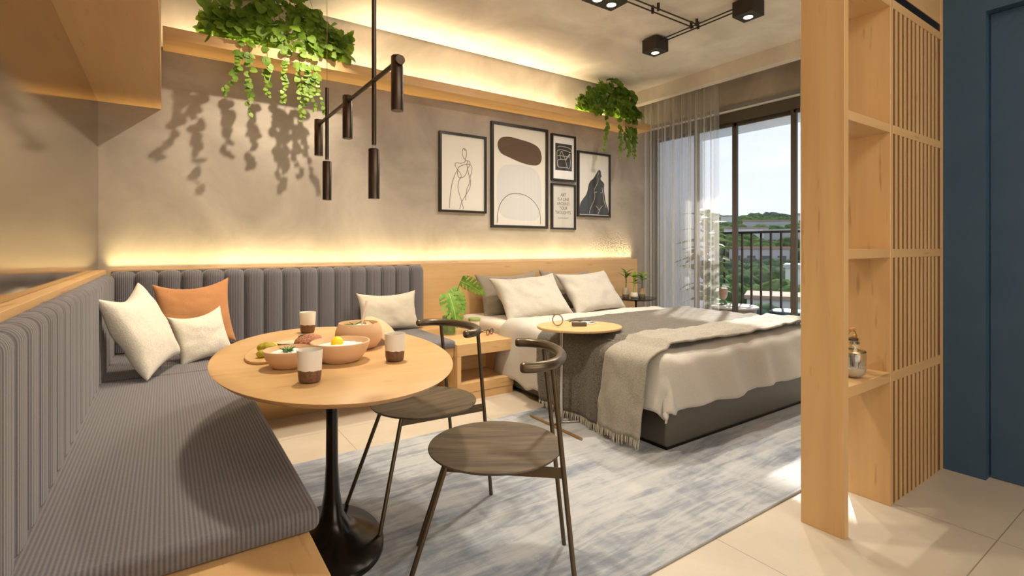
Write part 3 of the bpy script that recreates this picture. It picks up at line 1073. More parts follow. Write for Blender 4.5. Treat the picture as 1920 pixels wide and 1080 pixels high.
# 4 text print
def text_mesh(body, size, name, mat, parent, x, z, y, sxx=1.0):
    cu = bpy.data.curves.new('txt', 'FONT')
    cu.body = body
    cu.size = size
    cu.align_x = 'CENTER'
    cu.space_line = 0.95
    ob = bpy.data.objects.new('txt', cu)
    COL.objects.link(ob)
    dg = bpy.context.evaluated_depsgraph_get()
    me = bpy.data.meshes.new_from_object(ob.evaluated_get(dg))
    bpy.data.objects.remove(ob)
    for v_ in me.vertices:
        v_.co = Vector((x + v_.co.x * sxx, y, z + v_.co.y))
    me.materials.clear()
    me.materials.append(mat)
    o_ = bpy.data.objects.new(name, me)
    COL.objects.link(o_)
    o_.parent = parent
    return o_


t, w_, h_ = picture('small framed quote print below the scribble print', 3.506, 3.858, 1.354, 1.865, 0.020, M_PAPER2)
text_mesh('ART\nIS A LINE\nAROUND\nYOUR\nTHOUGHTS.', 0.052, 'quote_text', M_INK, t, 0.0, 0.115, YA, 0.82)
text_mesh('GUSTAV KLIMT', 0.024, 'name_text', M_INK, t, 0.0, -0.135, YA, 0.95)
# 5 silhouette
t, w_, h_ = picture('framed dark silhouette of a long haired figure, nearest the curtain', 3.89, 4.412, 1.508, 2.265)
g = uvmap(None, w_, h_)
mb = MB()
fill(mb, g([(.62, .275), (.67, .255), (.715, .28), (.72, .32), (.74, .355), (.71, .375), (.715, .41), (.78, .44), (.82, .48), (.81, .56), (.84, .66), (.87, .76), (.935, .85), (.955, .93), (.94, .958), (.5, .958), (.08, .958), (.07, .90), (.09, .80), (.18, .72), (.26, .66), (.31, .58), (.34, .50), (.40, .44), (.48, .40), (.55, .34)]), YA, 5)
mb.build('figure_shape', M_INK, t)
mb = MB()
for pts in ([(.64, .30), (.62, .36), (.63, .42), (.60, .48), (.53, .55), (.50, .60), (.53, .66), (.50, .74), (.43, .82), (.38, .89), (.36, .95)],
            [(.75, .53), (.76, .60), (.70, .615)], [(.52, .60), (.56, .615), (.59, .60)], [(.78, .60), (.79, .68), (.83, .77), (.88, .84)],
            [(.56, .82), (.63, .86), (.66, .90), (.62, .95)], [(.66, .89), (.71, .85), (.77, .815)]):
    ribbon(mb, g(pts), 0.005, YB, n=6)
mb.build('figure_line', M_CREAMLINE, t)


# ================================================================== PLANTS
def outline_leaf(kind):
    """fan leaf in the xy plane, stem at origin, tip towards +x, unit length"""
    pts = []
    if kind == 'ivy':
        spec = [(0, 0), (-.08, .16), (-.14, .30), (.06, .30), (.14, .50), (.34, .40), (.46, .50), (.56, .32), (.80, .24), (1.0, 0)]
    else:
        spec = [(0, 0), (-.10, .18), (-.06, .36), (.14, .48), (.40, .50), (.66, .40), (.88, .20), (.96, 0)]
    up = spec
    dn = [(x, -y) for x, y in spec[-2:0:-1]]
    pts = up + dn
    vs_ = [(0.35, 0, -0.02)]
    for x, y in pts:
        vs_.append((x, y, 0.10 * abs(y) - 0.16 * x * x))
    fs_ = [(0, i + 1, (i + 1) % len(pts) + 1) for i in range(len(pts))]
    return vs_, fs_


IVY, RND = outline_leaf('ivy'), outline_leaf('round')


def put_leaf(mb_, shape, p, d, nrm, s):
    d = Vector(d).normalized()
    nrm = Vector(nrm)
    y = nrm.cross(d)
    if y.length < 1e-3:
        y = Vector((1, 0, 0)).cross(d)
    y.normalize()
    z = d.cross(y)
    M_ = Matrix(((d.x * s, y.x * s, z.x * s, p[0]), (d.y * s, y.y * s, z.y * s, p[1]), (d.z * s, y.z * s, z.z * s, p[2]), (0, 0, 0, 1)))
    mb_.add(shape[0], shape[1], M_)


def hanging_plant(label, loc, spread, top, vines, seed, nleaf, ls, potr=0.085):
    """loc = pot base on the shelf; spread = (left, right) reach; vines = (dx, drop)"""
    random.seed(seed)
    t_ = thing('hanging_plant', label, 'plant', loc, group='trailing plants on the cove shelf')
    MB().lathe([(0, 0), (potr * .75, 0), (potr * .82, 0.01), (potr, 0.14), (potr * .94, 0.14), (potr * .9, 0.12), (0, 0.12)], 28).build('pot', plain('taupe_pot' + str(seed), (0.20, 0.15, 0.12), 0.6), t_)
    mb_ = MB()
    st = MB()
    for i in range(nleaf):
        f = random.random()
        side = -1 if random.random() < spread[0] / (spread[0] + spread[1]) else 1
        reach = spread[0] if side < 0 else spread[1]
        rr = random.random() ** 0.95
        x = side * reach * rr
        zc = 0.16 + top * (1 - 0.75 * rr ** 1.5) * random.uniform(-0.22, 1.0) - 0.10 * rr * random.random()
        y = random.uniform(-0.19, 0.03) - 0.02
        if y > -0.12 and zc < 0.09:
            zc = 0.09 + 0.05 * random.random()
        p = Vector((x, y, zc))
        d = Vector((side * random.uniform(-.2, 1), random.uniform(-.7, 0.1), random.uniform(-.9, .25)))
        nrm = Vector((random.uniform(-.5, .5), random.uniform(-1.0, -.5), random.uniform(-.2, .8)))
        put_leaf(mb_, IVY if random.random() < .65 else RND, p, d, nrm, ls * random.uniform(.7, 1.2))
        if i % 24 == 0:
            st.tube([(0, -0.02, 0.12), (x * .4, y * .6, 0.16 + zc * .6), tuple(p)], 0.0018, 5)
    mb_.build('foliage', M_IVY, t_, ang=20)
    st.build('stems', M_STEM, t_)
    for (dx, y0, drop, swing) in vines:
        pts = [(dx * .35, -0.06, 0.15), (dx * .75, -0.15, 0.17), (dx, y0, 0.08), (dx, y0, -0.04)]
        k = 8
        for j in range(1, k + 1):
            q = j / k
            pts.append((dx + swing * q ** 1.6 + 0.008 * sin(j * 1.9 + dx * 9), y0 - 0.006 * sin(j * 1.3), -0.04 - drop * q * (1 - 0.12 * abs(swing) * q)))
        P = smooth_pts(pts, 3)
        lf = MB()
        lf.tube(P, 0.0013, 5)
        for j, p in enumerate(P):
            if j < 5 or j % 2 == 0:
                continue
            q = j / len(P)
            for s_ in ((-1, 1) if random.random() < .40 else (random.choice((-1, 1)),)):
                d = Vector((s_ * random.uniform(.3, 1), random.uniform(-.4, .1), random.uniform(-1.0, -.1)))
                put_leaf(lf, RND, p, d, (random.uniform(-.5, .5), -0.9, random.uniform(-.1, .6)), ls * (0.85 - 0.40 * q) * random.uniform(.6, 1.0))
        lf.build('vine', M_IVY, t_, ang=20)
    return t_


hanging_plant('big trailing ivy on the shelf above the bench', (0.74, 4.235, 2.586), (0.52, 0.46), 0.34,
              [(-0.30, -0.16, 0.30, -0.10), (-0.24, -0.165, 0.42, 0.0), (-0.12, -0.16, 0.27, 0.0), (0.0, -0.165, 0.30, -0.02), (0.10, -0.16, 0.42, 0.02), (0.18, -0.165, 0.34, 0.03), (0.22, -0.17, 0.40, 0.08), (0.14, -0.175, 0.30, 0.0)],
              11, 560, 0.074)
hanging_plant('smaller trailing ivy on the shelf near the curtain', (4.20, 4.235, 2.586), (0.42, 0.42), 0.34,
              [(-0.12, -0.16, 0.30, -0.04), (0.10, -0.165, 0.36, 0.0), (0.18, -0.165, 0.26, 0.0), (0.25, -0.16, 0.32, 0.0), (0.30, -0.165, 0.34, 0.04), (0.34, -0.17, 0.24, 0.0), (0.22, -0.175, 0.36, 0.0), (0.28, -0.18, 0.3, 0.02)],
              23, 460, 0.078, 0.095)


def blade_leaf(mb_, M_, L, W, fold=0.25, droop=0.5, nt_=10, ns=4, shape=None, keep=None):
    """leaf along +x with a midrib fold and a droop"""
    sh = shape or (lambda q: sin(pi * q ** 0.8) ** 0.8 * (1 - 0.15 * q))

    def fn(u, v):
        s_ = 2 * v - 1
        hw = W / 2 * sh(min(max(u, 1e-4), 1 - 1e-4))
        y = s_ * hw
        x = L * u
        z = abs(y) * fold - droop * L * u * u
        return (x * (1 - 0.15 * droop * u), y, z)
    mb_.grid(fn, nt_, ns * 2, M_, keep)


def frame_mat(p, yaw, pitch, roll=0.0):
    return Matrix.Translation(p) @ Matrix.Rotation(yaw, 4, 'Z') @ Matrix.Rotation(-pitch, 4, 'Y') @ Matrix.Rotation(roll, 4, 'X')


# ================================================================== BED
BX0, BX1, BY0, BY1 = 2.315, 4.10, 1.84, 4.285
t = thing('bed', 'wide bed base in dark olive leather with pale mattress', 'bed', (3.2, 3.06, 0))
MB().box(BX0 - 3.2 + .02, BX1 - 3.2 - .02, BY0 - 3.06 + .02, BY1 - 3.06 - .05, 0.012, 0.035).build('plinth', M_BLACK, t)
MB().box(BX0 - 3.2, BX1 - 3.2, BY0 - 3.06, BY1 - 3.06, 0.034, 0.30).build('base', M_LEATHER, t, 0.015, seg=3)
C_SHEET = cloth('cream_sheet', (0.62, 0.56, 0.47), (0.68, 0.62, 0.53), 300, bmp=0.1)
MB().box(BX0 - 3.2 + .015, BX1 - 3.2 - .015, BY0 - 3.06 + .015, BY1 - 3.06, 0.301, 0.515).build('mattress', C_SHEET, t, 0.05, seg=4)


def drape(a, b_, zt=0.548, r=0.07, x0=BX0 - 0.005, x1=BX1 + 0.005, y0=BY0 - 0.005, flare=0.02, off=0.0):
    """cloth over the bed: a runs across (x), b along (y) measured on the cloth"""
    r = r + off
    xl, xr, yf = x0 + r - off, x1 - r + off, y0 + r - off
    dl, dr, df = max(0, xl - a), max(0, a - xr), max(0, yf - b_)
    dx = dl if dl > 0 else dr
    s = (dx ** 5 + df ** 5) ** 0.2
    h_ = sqrt(dx * dx + df * df)
    if s < 1e-9:
        return Vector((a, b_, zt + off))
    ux, uy = (dx / h_) * (-1 if dl > 0 else 1), -df / h_
    if s < r * pi / 2:
        an = s / r
        o_, dz = r * sin(an), r * (1 - cos(an))
    else:
        rest = s - r * pi / 2
        o_, dz = r + flare * min(1, rest / 0.3), r + rest
    bx, by = min(max(a, xl), xr), max(b_, yf)
    return Vector((bx + ux * o_, by + uy * o_, zt + off - dz))


C_DUVET = cloth('oatmeal_linen_duvet', (0.47, 0.44, 0.395), (0.57, 0.535, 0.485), 200, bmp=0.2)
C_THROW = cloth('dark_melange_throw', (0.026, 0.022, 0.017), (0.20, 0.172, 0.13), 150, bmp=0.45)
C_THROWL = cloth('light_melange_throw', (0.20, 0.18, 0.145), (0.40, 0.36, 0.295), 130, bmp=0.4, stretch=(1, 1, 2.5))


def dfn(u, v):
    a = BX0 - 0.46 + u * (BX1 - BX0 + 0.92)
    yh = 3.52 + 0.10 * sin(a * 1.3)
    b_ = BY0 - 0.285 + v * (yh - BY0 + 0.285)
    a2 = a
    if a < BX0:       # the side hem hangs a little unevenly, shorter towards the foot
        k = min(1, max(0, (b_ - BY0) / 0.5))
        lim = 0.33 + 0.13 * min(1, max(0, (b_ - 1.95) / 0.4)) - 0.05 * sin(b_ * 9) ** 2
        a2 = BX0 - (BX0 - a) / 0.46 * lim
    p = drape(a2, b_)
    top = 1.0 if (a > BX0 + .05 and b_ > BY0 + .05) else 0.0
    wob = 0.010 * MN.noise(Vector((a * 5.0, b_ * 3.2, 1.7))) + 0.006 * MN.noise(Vector((a * 14, b_ * 11, 4))) + 0.009 * abs(MN.noise(Vector((a * 3.5 + b_ * 4.0, b_ * 9, 8))))
    puff = 0.02 * top * (0.6 + MN.noise(Vector((a * 1.8, b_ * 1.8, 7))))
    p.z += wob + puff
    if b_ < BY0 + 0.05:
        p.y -= 0.013 * (1 + MN.noise(Vector((a * 7, p.z * 3, 3)))) + 0.016 * sin(a * 17 + p.z * 9 + 2.5 * MN.noise(Vector((a * 3, 1, 1)))) * min(1, (BY0 + .05 - b_) / .2)
    if a < BX0 + 0.05:
        q = min(1, max(0, (BX0 + .05 - a) / .35))
        p.x -= 0.02 * q * (1 + MN.noise(Vector((b_ * 6, 2, 5)))) + 0.022 * q * sin(b_ * 13 + 1.0)
    # head end rolls down on to the mattress
    e = max(0, (v - 0.965) / 0.035)
    p.z -= 0.028 * e * e
    return p


o = MB().grid(lambda u, v: tuple(dfn(u, v)), 90, 84).build('duvet', C_DUVET, None, ang=180, solid=0.018)
tag(o, 'oatmeal linen duvet draped over the bed and its foot end', 'duvet')


def band(y_near, y_far, a_l, a_r, off, na, nb, wr, seed):
    def fn(u, v):
        a = a_l + u * (a_r - a_l)
        yn, yf_ = y_near(a), y_far(a)
        b_ = yn + v * (yf_ - yn)
        p = drape(a, b_, off=off)
        w1_ = wr * (MN.noise(Vector((a * 3.2, b_ * 7.5, seed))) + 0.5 * MN.noise(Vector((a * 8, b_ * 13, seed + 3))))
        if a < BX0 + .06:
            q = min(1, (BX0 + .06 - a) / .3)
            p.x -= abs(w1_) * 1.6 * q + 0.014 * q * (1 + sin(b_ * 19 + seed)) + (0.046 + 1.4 * (off - 0.012)) * min(1, q * 3)
        else:
            p.z += abs(w1_) * 1.5 + 0.030
        return tuple(p)
    return fn


t = thing('throw_blanket', 'charcoal and beige melange throw spread across the bed', 'blanket', (0, 0, 0))
dark = band(lambda a: 2.05, lambda a: 2.93 + 0.10 * sin((a - 2.2) * 1.5), BX0 - 0.475, BX1 + 0.12, 0.012, 0, 0, 0.012, 2)
MB().grid(dark, 90, 54).build('dark_side', C_THROW, t, ang=180, solid=0.010)


def ly(a):
    return 2.22 - 0.06 * sin((a - 2.2) * 1.7)


lightf = band(lambda a: 1.885 - 0.03 * sin((a - 2.3) * 2), ly, BX0 - 0.485, BX1 + 0.05, 0.030, 0, 0, 0.022, 6)
lo = MB().grid(lightf, 90, 26).build('light_fold', C_THROWL, t, ang=180, solid=0.010)
lo['label'] = 'lighter beige folded edge'
fr = MB()
random.seed(5)
for k in range(96):
    v_ = k / 95
    src = dark if k >= 24 else lightf
    vv = (k - 24) / 71 if k >= 24 else k / 23
    p = Vector(src(0.0, vv))
    ln = random.uniform(0.035, 0.055)
    dx, dy = random.uniform(-.006, .004), random.uniform(-.008, .008)
    fr.tube([(p.x, p.y - .003, p.z + .008), (p.x - .006 + dx, p.y - .004 + dy, p.z - ln * .55), (p.x - .004 + dx, p.y + dy, p.z - ln), (p.x + dx, p.y + .006 + dy, p.z - ln * .5), (p.x, p.y + .006, p.z + .006)], 0.0021, 5)
fo = fr.build('fringe', plain('cream_fringe', (0.55, 0.49, 0.40), 0.9), t)
fo['kind'] = 'stuff'

C_PIL = cloth('oatmeal_linen_pillow', (0.42, 0.385, 0.325), (0.55, 0.505, 0.435), 170, bmp=0.2)
C_PILD = cloth('taupe_linen_pillow', (0.20, 0.165, 0.12), (0.30, 0.255, 0.195), 200, bmp=0.3, stretch=(1, 1, 3))
gp = 'bed pillows'
pillow('bed_pillow', 'taupe pillow at the headboard, on the nightstand side', 'pillow', (0.74, 0.46, 0.15), C_PILD, (2.80, 4.10, 0.705), R(-2), R(-22), R(-2), 11, gp, sag=0.03)
pillow('bed_pillow', 'taupe pillow at the headboard, mostly hidden, on the window side', 'pillow', (0.74, 0.46, 0.15), C_PILD, (3.56, 4.12, 0.705), R(2), R(-20), R(2), 12, gp, sag=0.03)
pillow('bed_pillow', 'oatmeal pillow leaning in front, on the nightstand side', 'pillow', (0.76, 0.50, 0.17), C_PIL, (2.83, 3.80, 0.700), R(-4), R(-40), R(-3), 13, gp, sag=0.03, wr=0.014)
pillow('bed_pillow', 'oatmeal pillow leaning in front, on the window side', 'pillow', (0.76, 0.50, 0.17), C_PIL, (3.62, 3.83, 0.705), R(3), R(-38), R(-2), 14, gp, sag=0.02, wr=0.014)

# ================================================================== NIGHTSTAND
NX = 2.04
t = thing('nightstand', 'open maple nightstand between the bench and the bed', 'nightstand', (NX, 3.81, 0))
MB().box(-0.248, 0.262, -0.48, 0.486, 0.34, 0.43).build('top', W_X, t, 0.002)
MB().box(-0.248, -0.215, -0.48, 0.486, 0.131, 0.339).build('side_panel', W_Z, t, 0.001)
MB().box(0.235, 0.262, -0.30, 0.486, 0.131, 0.339).build('side_panel', W_Z, t, 0.001)
MB().box(-0.214, 0.234, -0.10, -0.08, 0.131, 0.339).build('back_panel', W_X, t)
MB().box(-0.248, 0.262, -0.48, 0.486, 0.060, 0.130).box(-0.248, 0.255, -0.477, 0.486, 0.0, 0.058).build('plinth', W_X, t, 0.001)
# vase with monstera
t = thing('monstera_vase', 'green glass vase holding cut monstera leaves on the nightstand', 'vase', (1.965, 3.80, 0.4305))
MV = clear_glass('green_glass', (0.62, 0.86, 0.66), 0.4)
MB().lathe([(0.0, 0.0), (0.052, 0.0), (0.056, 0.004), (0.056, 0.150), (0.052, 0.150), (0.052, 0.012), (0.0, 0.012)], 40).build('vase', MV, t, ang=50)
MB().lathe([(0.0, 0.0125), (0.0515, 0.0125), (0.0515, 0.085), (0.0, 0.085)], 32).build('water', clear_glass('pale_water', (0.85, 0.93, 0.80), 0.2), t, ang=50)


def monstera(tip_base, yaw, pitch, roll, L, W, stem_from, seed):
    mb_ = MB()

    def sh(q):
        return (sin(pi * (0.10 + 0.90 * q) ** 0.75)) ** 0.75 if q < .98 else 0.06

    def keep(u, v):
        s_ = abs(2 * v - 1)
        sl = (u * 7.3 + 0.25 + (0.45 if v > .5 else 0) - s_ * .9) % 1.0
        return not (s_ > 0.34 and sl < 0.30 and 0.10 < u < 0.97)
    M_ = frame_mat(tip_base, yaw, pitch, roll)
    blade_leaf(mb_, M_, L, W, 0.18, 0.22, 44, 9, sh, keep)
    lf = mb_.build('leaf', M_MONST, t, ang=50)
    rib = MB()
    pts = [M_ @ Vector((L * q * (1 - 0.15 * .22 * q), 0, -0.22 * L * q * q + 0.002)) for q in (0, .25, .5, .75, .97)]
    rib.tube(pts, [0.004, 0.0035, 0.003, 0.002, 0.001], 6)
    rib.build('midrib', plain('midrib_green' + str(seed), (0.42, 0.58, 0.22), 0.5), lf)
    P = smooth_pts([stem_from, (Vector(stem_from) * .45 + Vector(tip_base) * .55) + Vector((0, 0, 0.05)), tip_base], 6)
    MB().tube(P, 0.004, 8).build('stem', plain('stem_green' + str(seed), (0.10, 0.20, 0.04), 0.5), t)


monstera((-0.02, -0.03, 0.345), R(-78), R(-58), R(10), 0.30, 0.25, (0.0, 0.0, 0.02), 1)
monstera((0.10, -0.02, 0.44), R(-28), R(-22), R(-50), 0.25, 0.17, (0.01, 0.01, 0.02), 2)
monstera((0.04, 0.05, 0.37), R(-40), R(-50), R(25), 0.24, 0.20, (-0.01, 0.01, 0.02), 3)
# lidded cup
t = thing('travel_cup', 'white speckled cup with a green lid beside the vase', 'cup', (2.165, 3.72, 0.4305))
m, n, b = newmat('speckled_white')
sp = noise(n, coords(n), 70, 4, 0.6)
n.links.new(ramp(n, sp, [(0.55, (0.76, 0.69, 0.60)), (0.72, (0.58, 0.44, 0.35))]), b.inputs['Base Color'])
setp(b, rough=0.5)
MB().lathe([(0.0, 0.0), (0.033, 0.0), (0.036, 0.004), (0.047, 0.105), (0.0, 0.105)], 36).build('cup_body', m, t, ang=50)
lid = MB().lathe([(0.0, 0.1055), (0.050, 0.1055), (0.051, 0.110), (0.051, 0.124), (0.048, 0.128), (0.0, 0.128)], 36).build('lid', plain('olive_green_lid', (0.24, 0.31, 0.10), 0.5), t, ang=50)
lid['label'] = 'olive green lid'
# eyeglasses
t = thing('eyeglasses', 'dark tortoiseshell eyeglasses lying folded on the nightstand', 'eyeglasses', (2.215, 3.56, 0.4315), R(30))
M_TORT = plain('tortoiseshell', (0.045, 0.020, 0.010), 0.25)
fr_ = MB()
for s in (-1, 1):
    ring = [(s * 0.034 + 0.026 * cos(a), -0.004, 0.026 + 0.022 * sin(a)) for a in [2 * pi * k / 24 for k in range(25)]]
    fr_.tube(ring, 0.0032, 8, caps=False)
fr_.tube([(-0.009, -0.004, 0.030), (0, -0.005, 0.035), (0.009, -0.004, 0.030)], 0.003, 8)
fr_.build('rim', M_TORT, t)
for s in (-1, 1):
    MB().tube(smooth_pts([(s * 0.060, -0.003, 0.032), (s * 0.062, 0.02, 0.030), (s * 0.045, 0.075, 0.020), (s * 0.02, 0.12, 0.006), (s * 0.010, 0.135, 0.004)], 4), 0.0027, 8).build('temple', M_TORT, t)
    MB().lathe([(0, 0), (0.024, 0)], 20, Matrix.Translation((s * 0.034, -0.004, 0.026)) @ Matrix.Rotation(pi / 2, 4, 'X') @ Matrix.Scale(0.9, 4)).build('lens', M_GLASS, t)

# ================================================================== SMALL TABLE OVER THE BED
t = thing('side_table', 'small oval maple laptop table standing at the bed side', 'table', (2.13, 2.53, 0.012))
ST = 0.62
ell = [(0.195 + 0.255 * cos(a) * 1.0, 0.04 + 0.215 * sin(a)) for a in [2 * pi * k / 72 for k in range(72)]]
ca, sa = cos(R(-35)), sin(R(-35))
ell = []
for k in range(72):
    a = 2 * pi * k / 72
    ex, ey = 0.285 * cos(a), 0.225 * sin(a)
    ell.append((0.17 + ex * ca - ey * sa, 0.02 + ex * sa + ey * ca))
MB().prism(ell, ST - 0.018, ST).build('tabletop', W_X, t, 0.006, seg=3)
MB().tube([(0, 0, 0.01), (0, 0, ST - 0.018)], 0.0105, 16).build('pole', M_CHROME, t)
MB().tube([(-0.09, -0.29, 0.008), (-0.09, 0.22, 0.008)], 0.008, 10).build('foot_bar', M_BRASS, t)
MB().tube([(-0.09, -0.02, 0.008), (0, 0, 0.010), (0.10, -0.05, 0.010), (0.16, 0.0, 0.010)], 0.007, 10).build('base_strut', M_CHROME, t)
ZT = ST + 0.012
t = thing('metal_ring', 'thin upright metal ring ornament on the bedside laptop table', 'ornament', (2.165, 2.615, ZT))
MB().tube([(0.036 * cos(a), 0, 0.040 + 0.036 * sin(a)) for a in [2 * pi * k / 40 for k in range(41)]], 0.0042, 10, caps=False).build('ring', M_CHROME, t)
t.rotation_euler = (0, 0, R(-60))
o = box(-0.048, 0.048, -0.022, 0.022, 0, 0.026).build('leather_case', plain('dark_taupe_leather', (0.085, 0.068, 0.045), 0.5), None, 0.004)
o.location = (2.285, 2.535, ZT)
o.rotation_euler = (0, 0, R(-33))
tag(o, 'small dark taupe case lying on the bedside laptop table', 'case')
t = thing('smartphone', 'black and white phone lying on the bedside laptop table', 'phone', (2.405, 2.595, ZT), R(20))
MB().box(-0.040, 0.040, -0.062, 0.062, 0, 0.009).build('phone_body', plain('white_phone', (0.75, 0.73, 0.70), 0.3), t, 0.003)
MB().box(-0.036, 0.036, -0.058, 0.058, 0.0091, 0.0098).build('phone_screen', plain('black_screen', (0.008, 0.008, 0.009), 0.15), t)
MB().box(-0.030, 0.030, -0.030, 0.036, 0.0099, 0.0103).build('screen_page', plain('white_screen_page', (0.80, 0.80, 0.80), 0.3), t)
t = thing('wired_earphones', 'thin dark cord curled behind the phone on the laptop table', 'earphones', (2.43, 2.68, ZT))
MB().tube(smooth_pts([(-0.09, 0.02, 0.003), (-0.05, 0.04, 0.003), (0.0, 0.035, 0.003), (0.04, 0.0, 0.003), (0.07, -0.03, 0.003)], 6), 0.003, 6).build('cord', M_BLACK, t)

# ================================================================== BLACK SIDE TABLE WITH VASES
t = thing('bedside_table', 'round dark glass side table between bed and curtain', 'table', (4.47, 3.99, 0))
BT = 0.575
MB().lathe([(0.0, BT - 0.022), (0.205, BT - 0.022), (0.235, BT - 0.006), (0.236, BT), (0.0, BT)], 56).build('tabletop', plain('smoked_glass_top', (0.015, 0.012, 0.010), 0.12), t, ang=40)
MB().tube([(0, 0, 0.012), (0, 0, BT - 0.022)], 0.012, 14).build('pole', M_BLACK, t)
MB().lathe([(0.0, 0.0), (0.16, 0.0), (0.16, 0.008), (0.02, 0.014), (0.0, 0.014)], 40).build('foot_plate', M_BLACK, t)


def vase_mat(name, c1, c2, zc):
    m_, n_2, b_ = newmat(name)
    tt = n_2.nodes.new('ShaderNodeTexCoord')
    s_ = n_2.nodes.new('ShaderNodeSeparateXYZ')
    n_2.links.new(tt.outputs['Object'], s_.inputs[0])
    g_ = math_(n_2, 'GREATER_THAN', s_.outputs[2], zc)
    n_2.links.new(mixc(n_2, g_, c2, c1), b_.inputs['Base Color'])
    setp(b_, rough=0.6)
    return m_


def potted(name, label, loc, r, h, vm, stem_h, leaves, seed, trunk, waist=1.0, lm=None):
    random.seed(seed)
    t_ = thing(name, label, 'plant', loc, group='little potted plants on the dark side table')
    MB().lathe([(0, 0), (r * .86, 0), (r, h * .12), (r, h * .45), (r * waist * .82, h * .92), (r * waist * .78, h), (r * waist * .66, h), (r * waist * .66, h * .93), (0, h * .93)], 30).build('pot', vm, t_, ang=50)
    tk = MB()
    top_ = Vector((random.uniform(-.01, .01), 0, h + stem_h))
    tk.tube(smooth_pts([(0, 0, h * .9), (0.004, 0, h + stem_h * .5), top_], 4), trunk, 8)
    tk.build('stem', plain('stem_' + str(seed), (0.12, 0.075, 0.03) if trunk < .008 else (0.26, 0.33, 0.06), 0.7), t_)
    mb_ = MB()
    for k in range(leaves):
        yaw = k * 2.4 + random.uniform(-.3, .3)
        pit = R(random.uniform(20, 72))
        zz = h + stem_h * random.uniform(.55, 1.0)
        blade_leaf(mb_, frame_mat((0, 0, zz), yaw, pit), random.uniform(.10, .15), random.uniform(.034, .048), 0.3, 0.45, 7, 2)
    mb_.build('foliage', lm or M_MONST, t_, ang=60)
    return t_


ZB = BT + 0.0005
M_LIME = leafmat('lime_leaf', (0.15, 0.27, 0.03), (0.30, 0.42, 0.06), 20)
M_DKG = leafmat('deep_green_leaf', (0.06, 0.13, 0.02), (0.14, 0.24, 0.04), 20)
potted('potted_plant', 'dark leaved plant in a tall ribbed beige vase, nearest the pillows', (4.395, 4.075, ZB), 0.040, 0.115, vase_mat('two_tone_vase', (0.44, 0.36, 0.24), (0.20, 0.16, 0.11), 0.035), 0.16, 9, 31, 0.006, 1.0, M_DKG)
potted('potted_plant', 'pale green plant in a low white pot, between the vases', (4.43, 3.98, ZB), 0.042, 0.062, vase_mat('white_pot', (0.70, 0.64, 0.52), (0.30, 0.27, 0.22), 0.016), 0.17, 9, 32, 0.010, 1.1, M_LIME)
potted('potted_plant', 'small leaved plant in a brown vase, nearest the curtain', (4.52, 3.945, ZB), 0.040, 0.110, vase_mat('brown_vase', (0.33, 0.24, 0.15), (0.16, 0.12, 0.08), 0.045), 0.15, 13, 33, 0.004, 0.95, M_LIME)


# ================================================================== CURTAINS
def curtain(label, y0, y1, seed):
    def fn(u, v):
        y = y0 + u * (y1 - y0)
        q = y * 2 * pi
        x = 5.0 + 0.026 * sin(q / 0.105 + 1.2 * sin(y * 7 + seed)) + 0.012 * sin(q / 0.041 + 2.0 * sin(y * 11)) + 0.010 * MN.noise(Vector((y * 5, seed, 0)))
        return (x, y + 0.012 * sin(q / 0.06), 0.015 + v * 3.055)
    o_ = MB().grid(fn, 260, 4).build('sheer_curtain', M_SHEER, None, ang=180)
    return tag(o_, label, 'curtain', 'sheer window curtains')


curtain('gathered sheer curtain beside the picture wall', 3.30, 4.335, 1.0)
curtain('sheer curtain at the far side of the window, behind the divider', 1.03, 2.425, 5.0)

# ================================================================== ROOM DIVIDER
t = thing('room_divider', 'tall maple shelf divider with slatted screen by the blue wall', 'shelf', (2.8, 0.99, 0))


def D3(x0, x1, y0, y1, z0, z1):
    return MB().box(x0 - 2.8, x1 - 2.8, y0 - 0.99, y1 - 0.99, z0, z1)


D3(2.219, 2.2555, 0.905, 1.072, 0.0, ZC - 0.001).build('post', W_Z, t, 0.0015)
D3(2.675, 2.705, 0.905, 1.080, 0.0, 2.279).build('upright_panel', W_Z, t, 0.0015)
for z0, z1 in ((0.556, 0.600), (1.114, 1.153), (1.674, 1.712), (2.24, 2.279)):
    D3(2.256, 2.675, 0.906, 1.072, z0, z1).build('shelf', W_X, t, 0.0015)
    D3(2.7055, 3.334, 0.905, 0.912, z0, z1).build('rail', W_X, t, 0.001)
for k in range(11):
    x = 2.738 + k * 0.0525
    D3(x, x + 0.021, 0.9055, 0.916, 0.0, 2.24).build('slat', W_Z, t, 0.001)
D3(2.7055, 3.3345, 0.9095, 0.945, 0.0, 2.279).build('back_board', wood('slat_gap_shade', 2, (0.13, 0.062, 0.026), (0.19, 0.095, 0.042)), t)  # dark brown puts the shade between the slats into the board's colour
D3(3.335, 3.3645, 0.905, 1.0, 0.0, ZC - 0.001).build('end_post', W_Z, t, 0.001)
D3(2.256, 3.3345, 0.910, 0.98, 2.2795, 2.322).build('dark_slot', M_BLACK, t)
D3(2.256, 3.335, 0.908, 1.04, 2.3225, ZC - 0.001).build('top_panel', W_X, t)


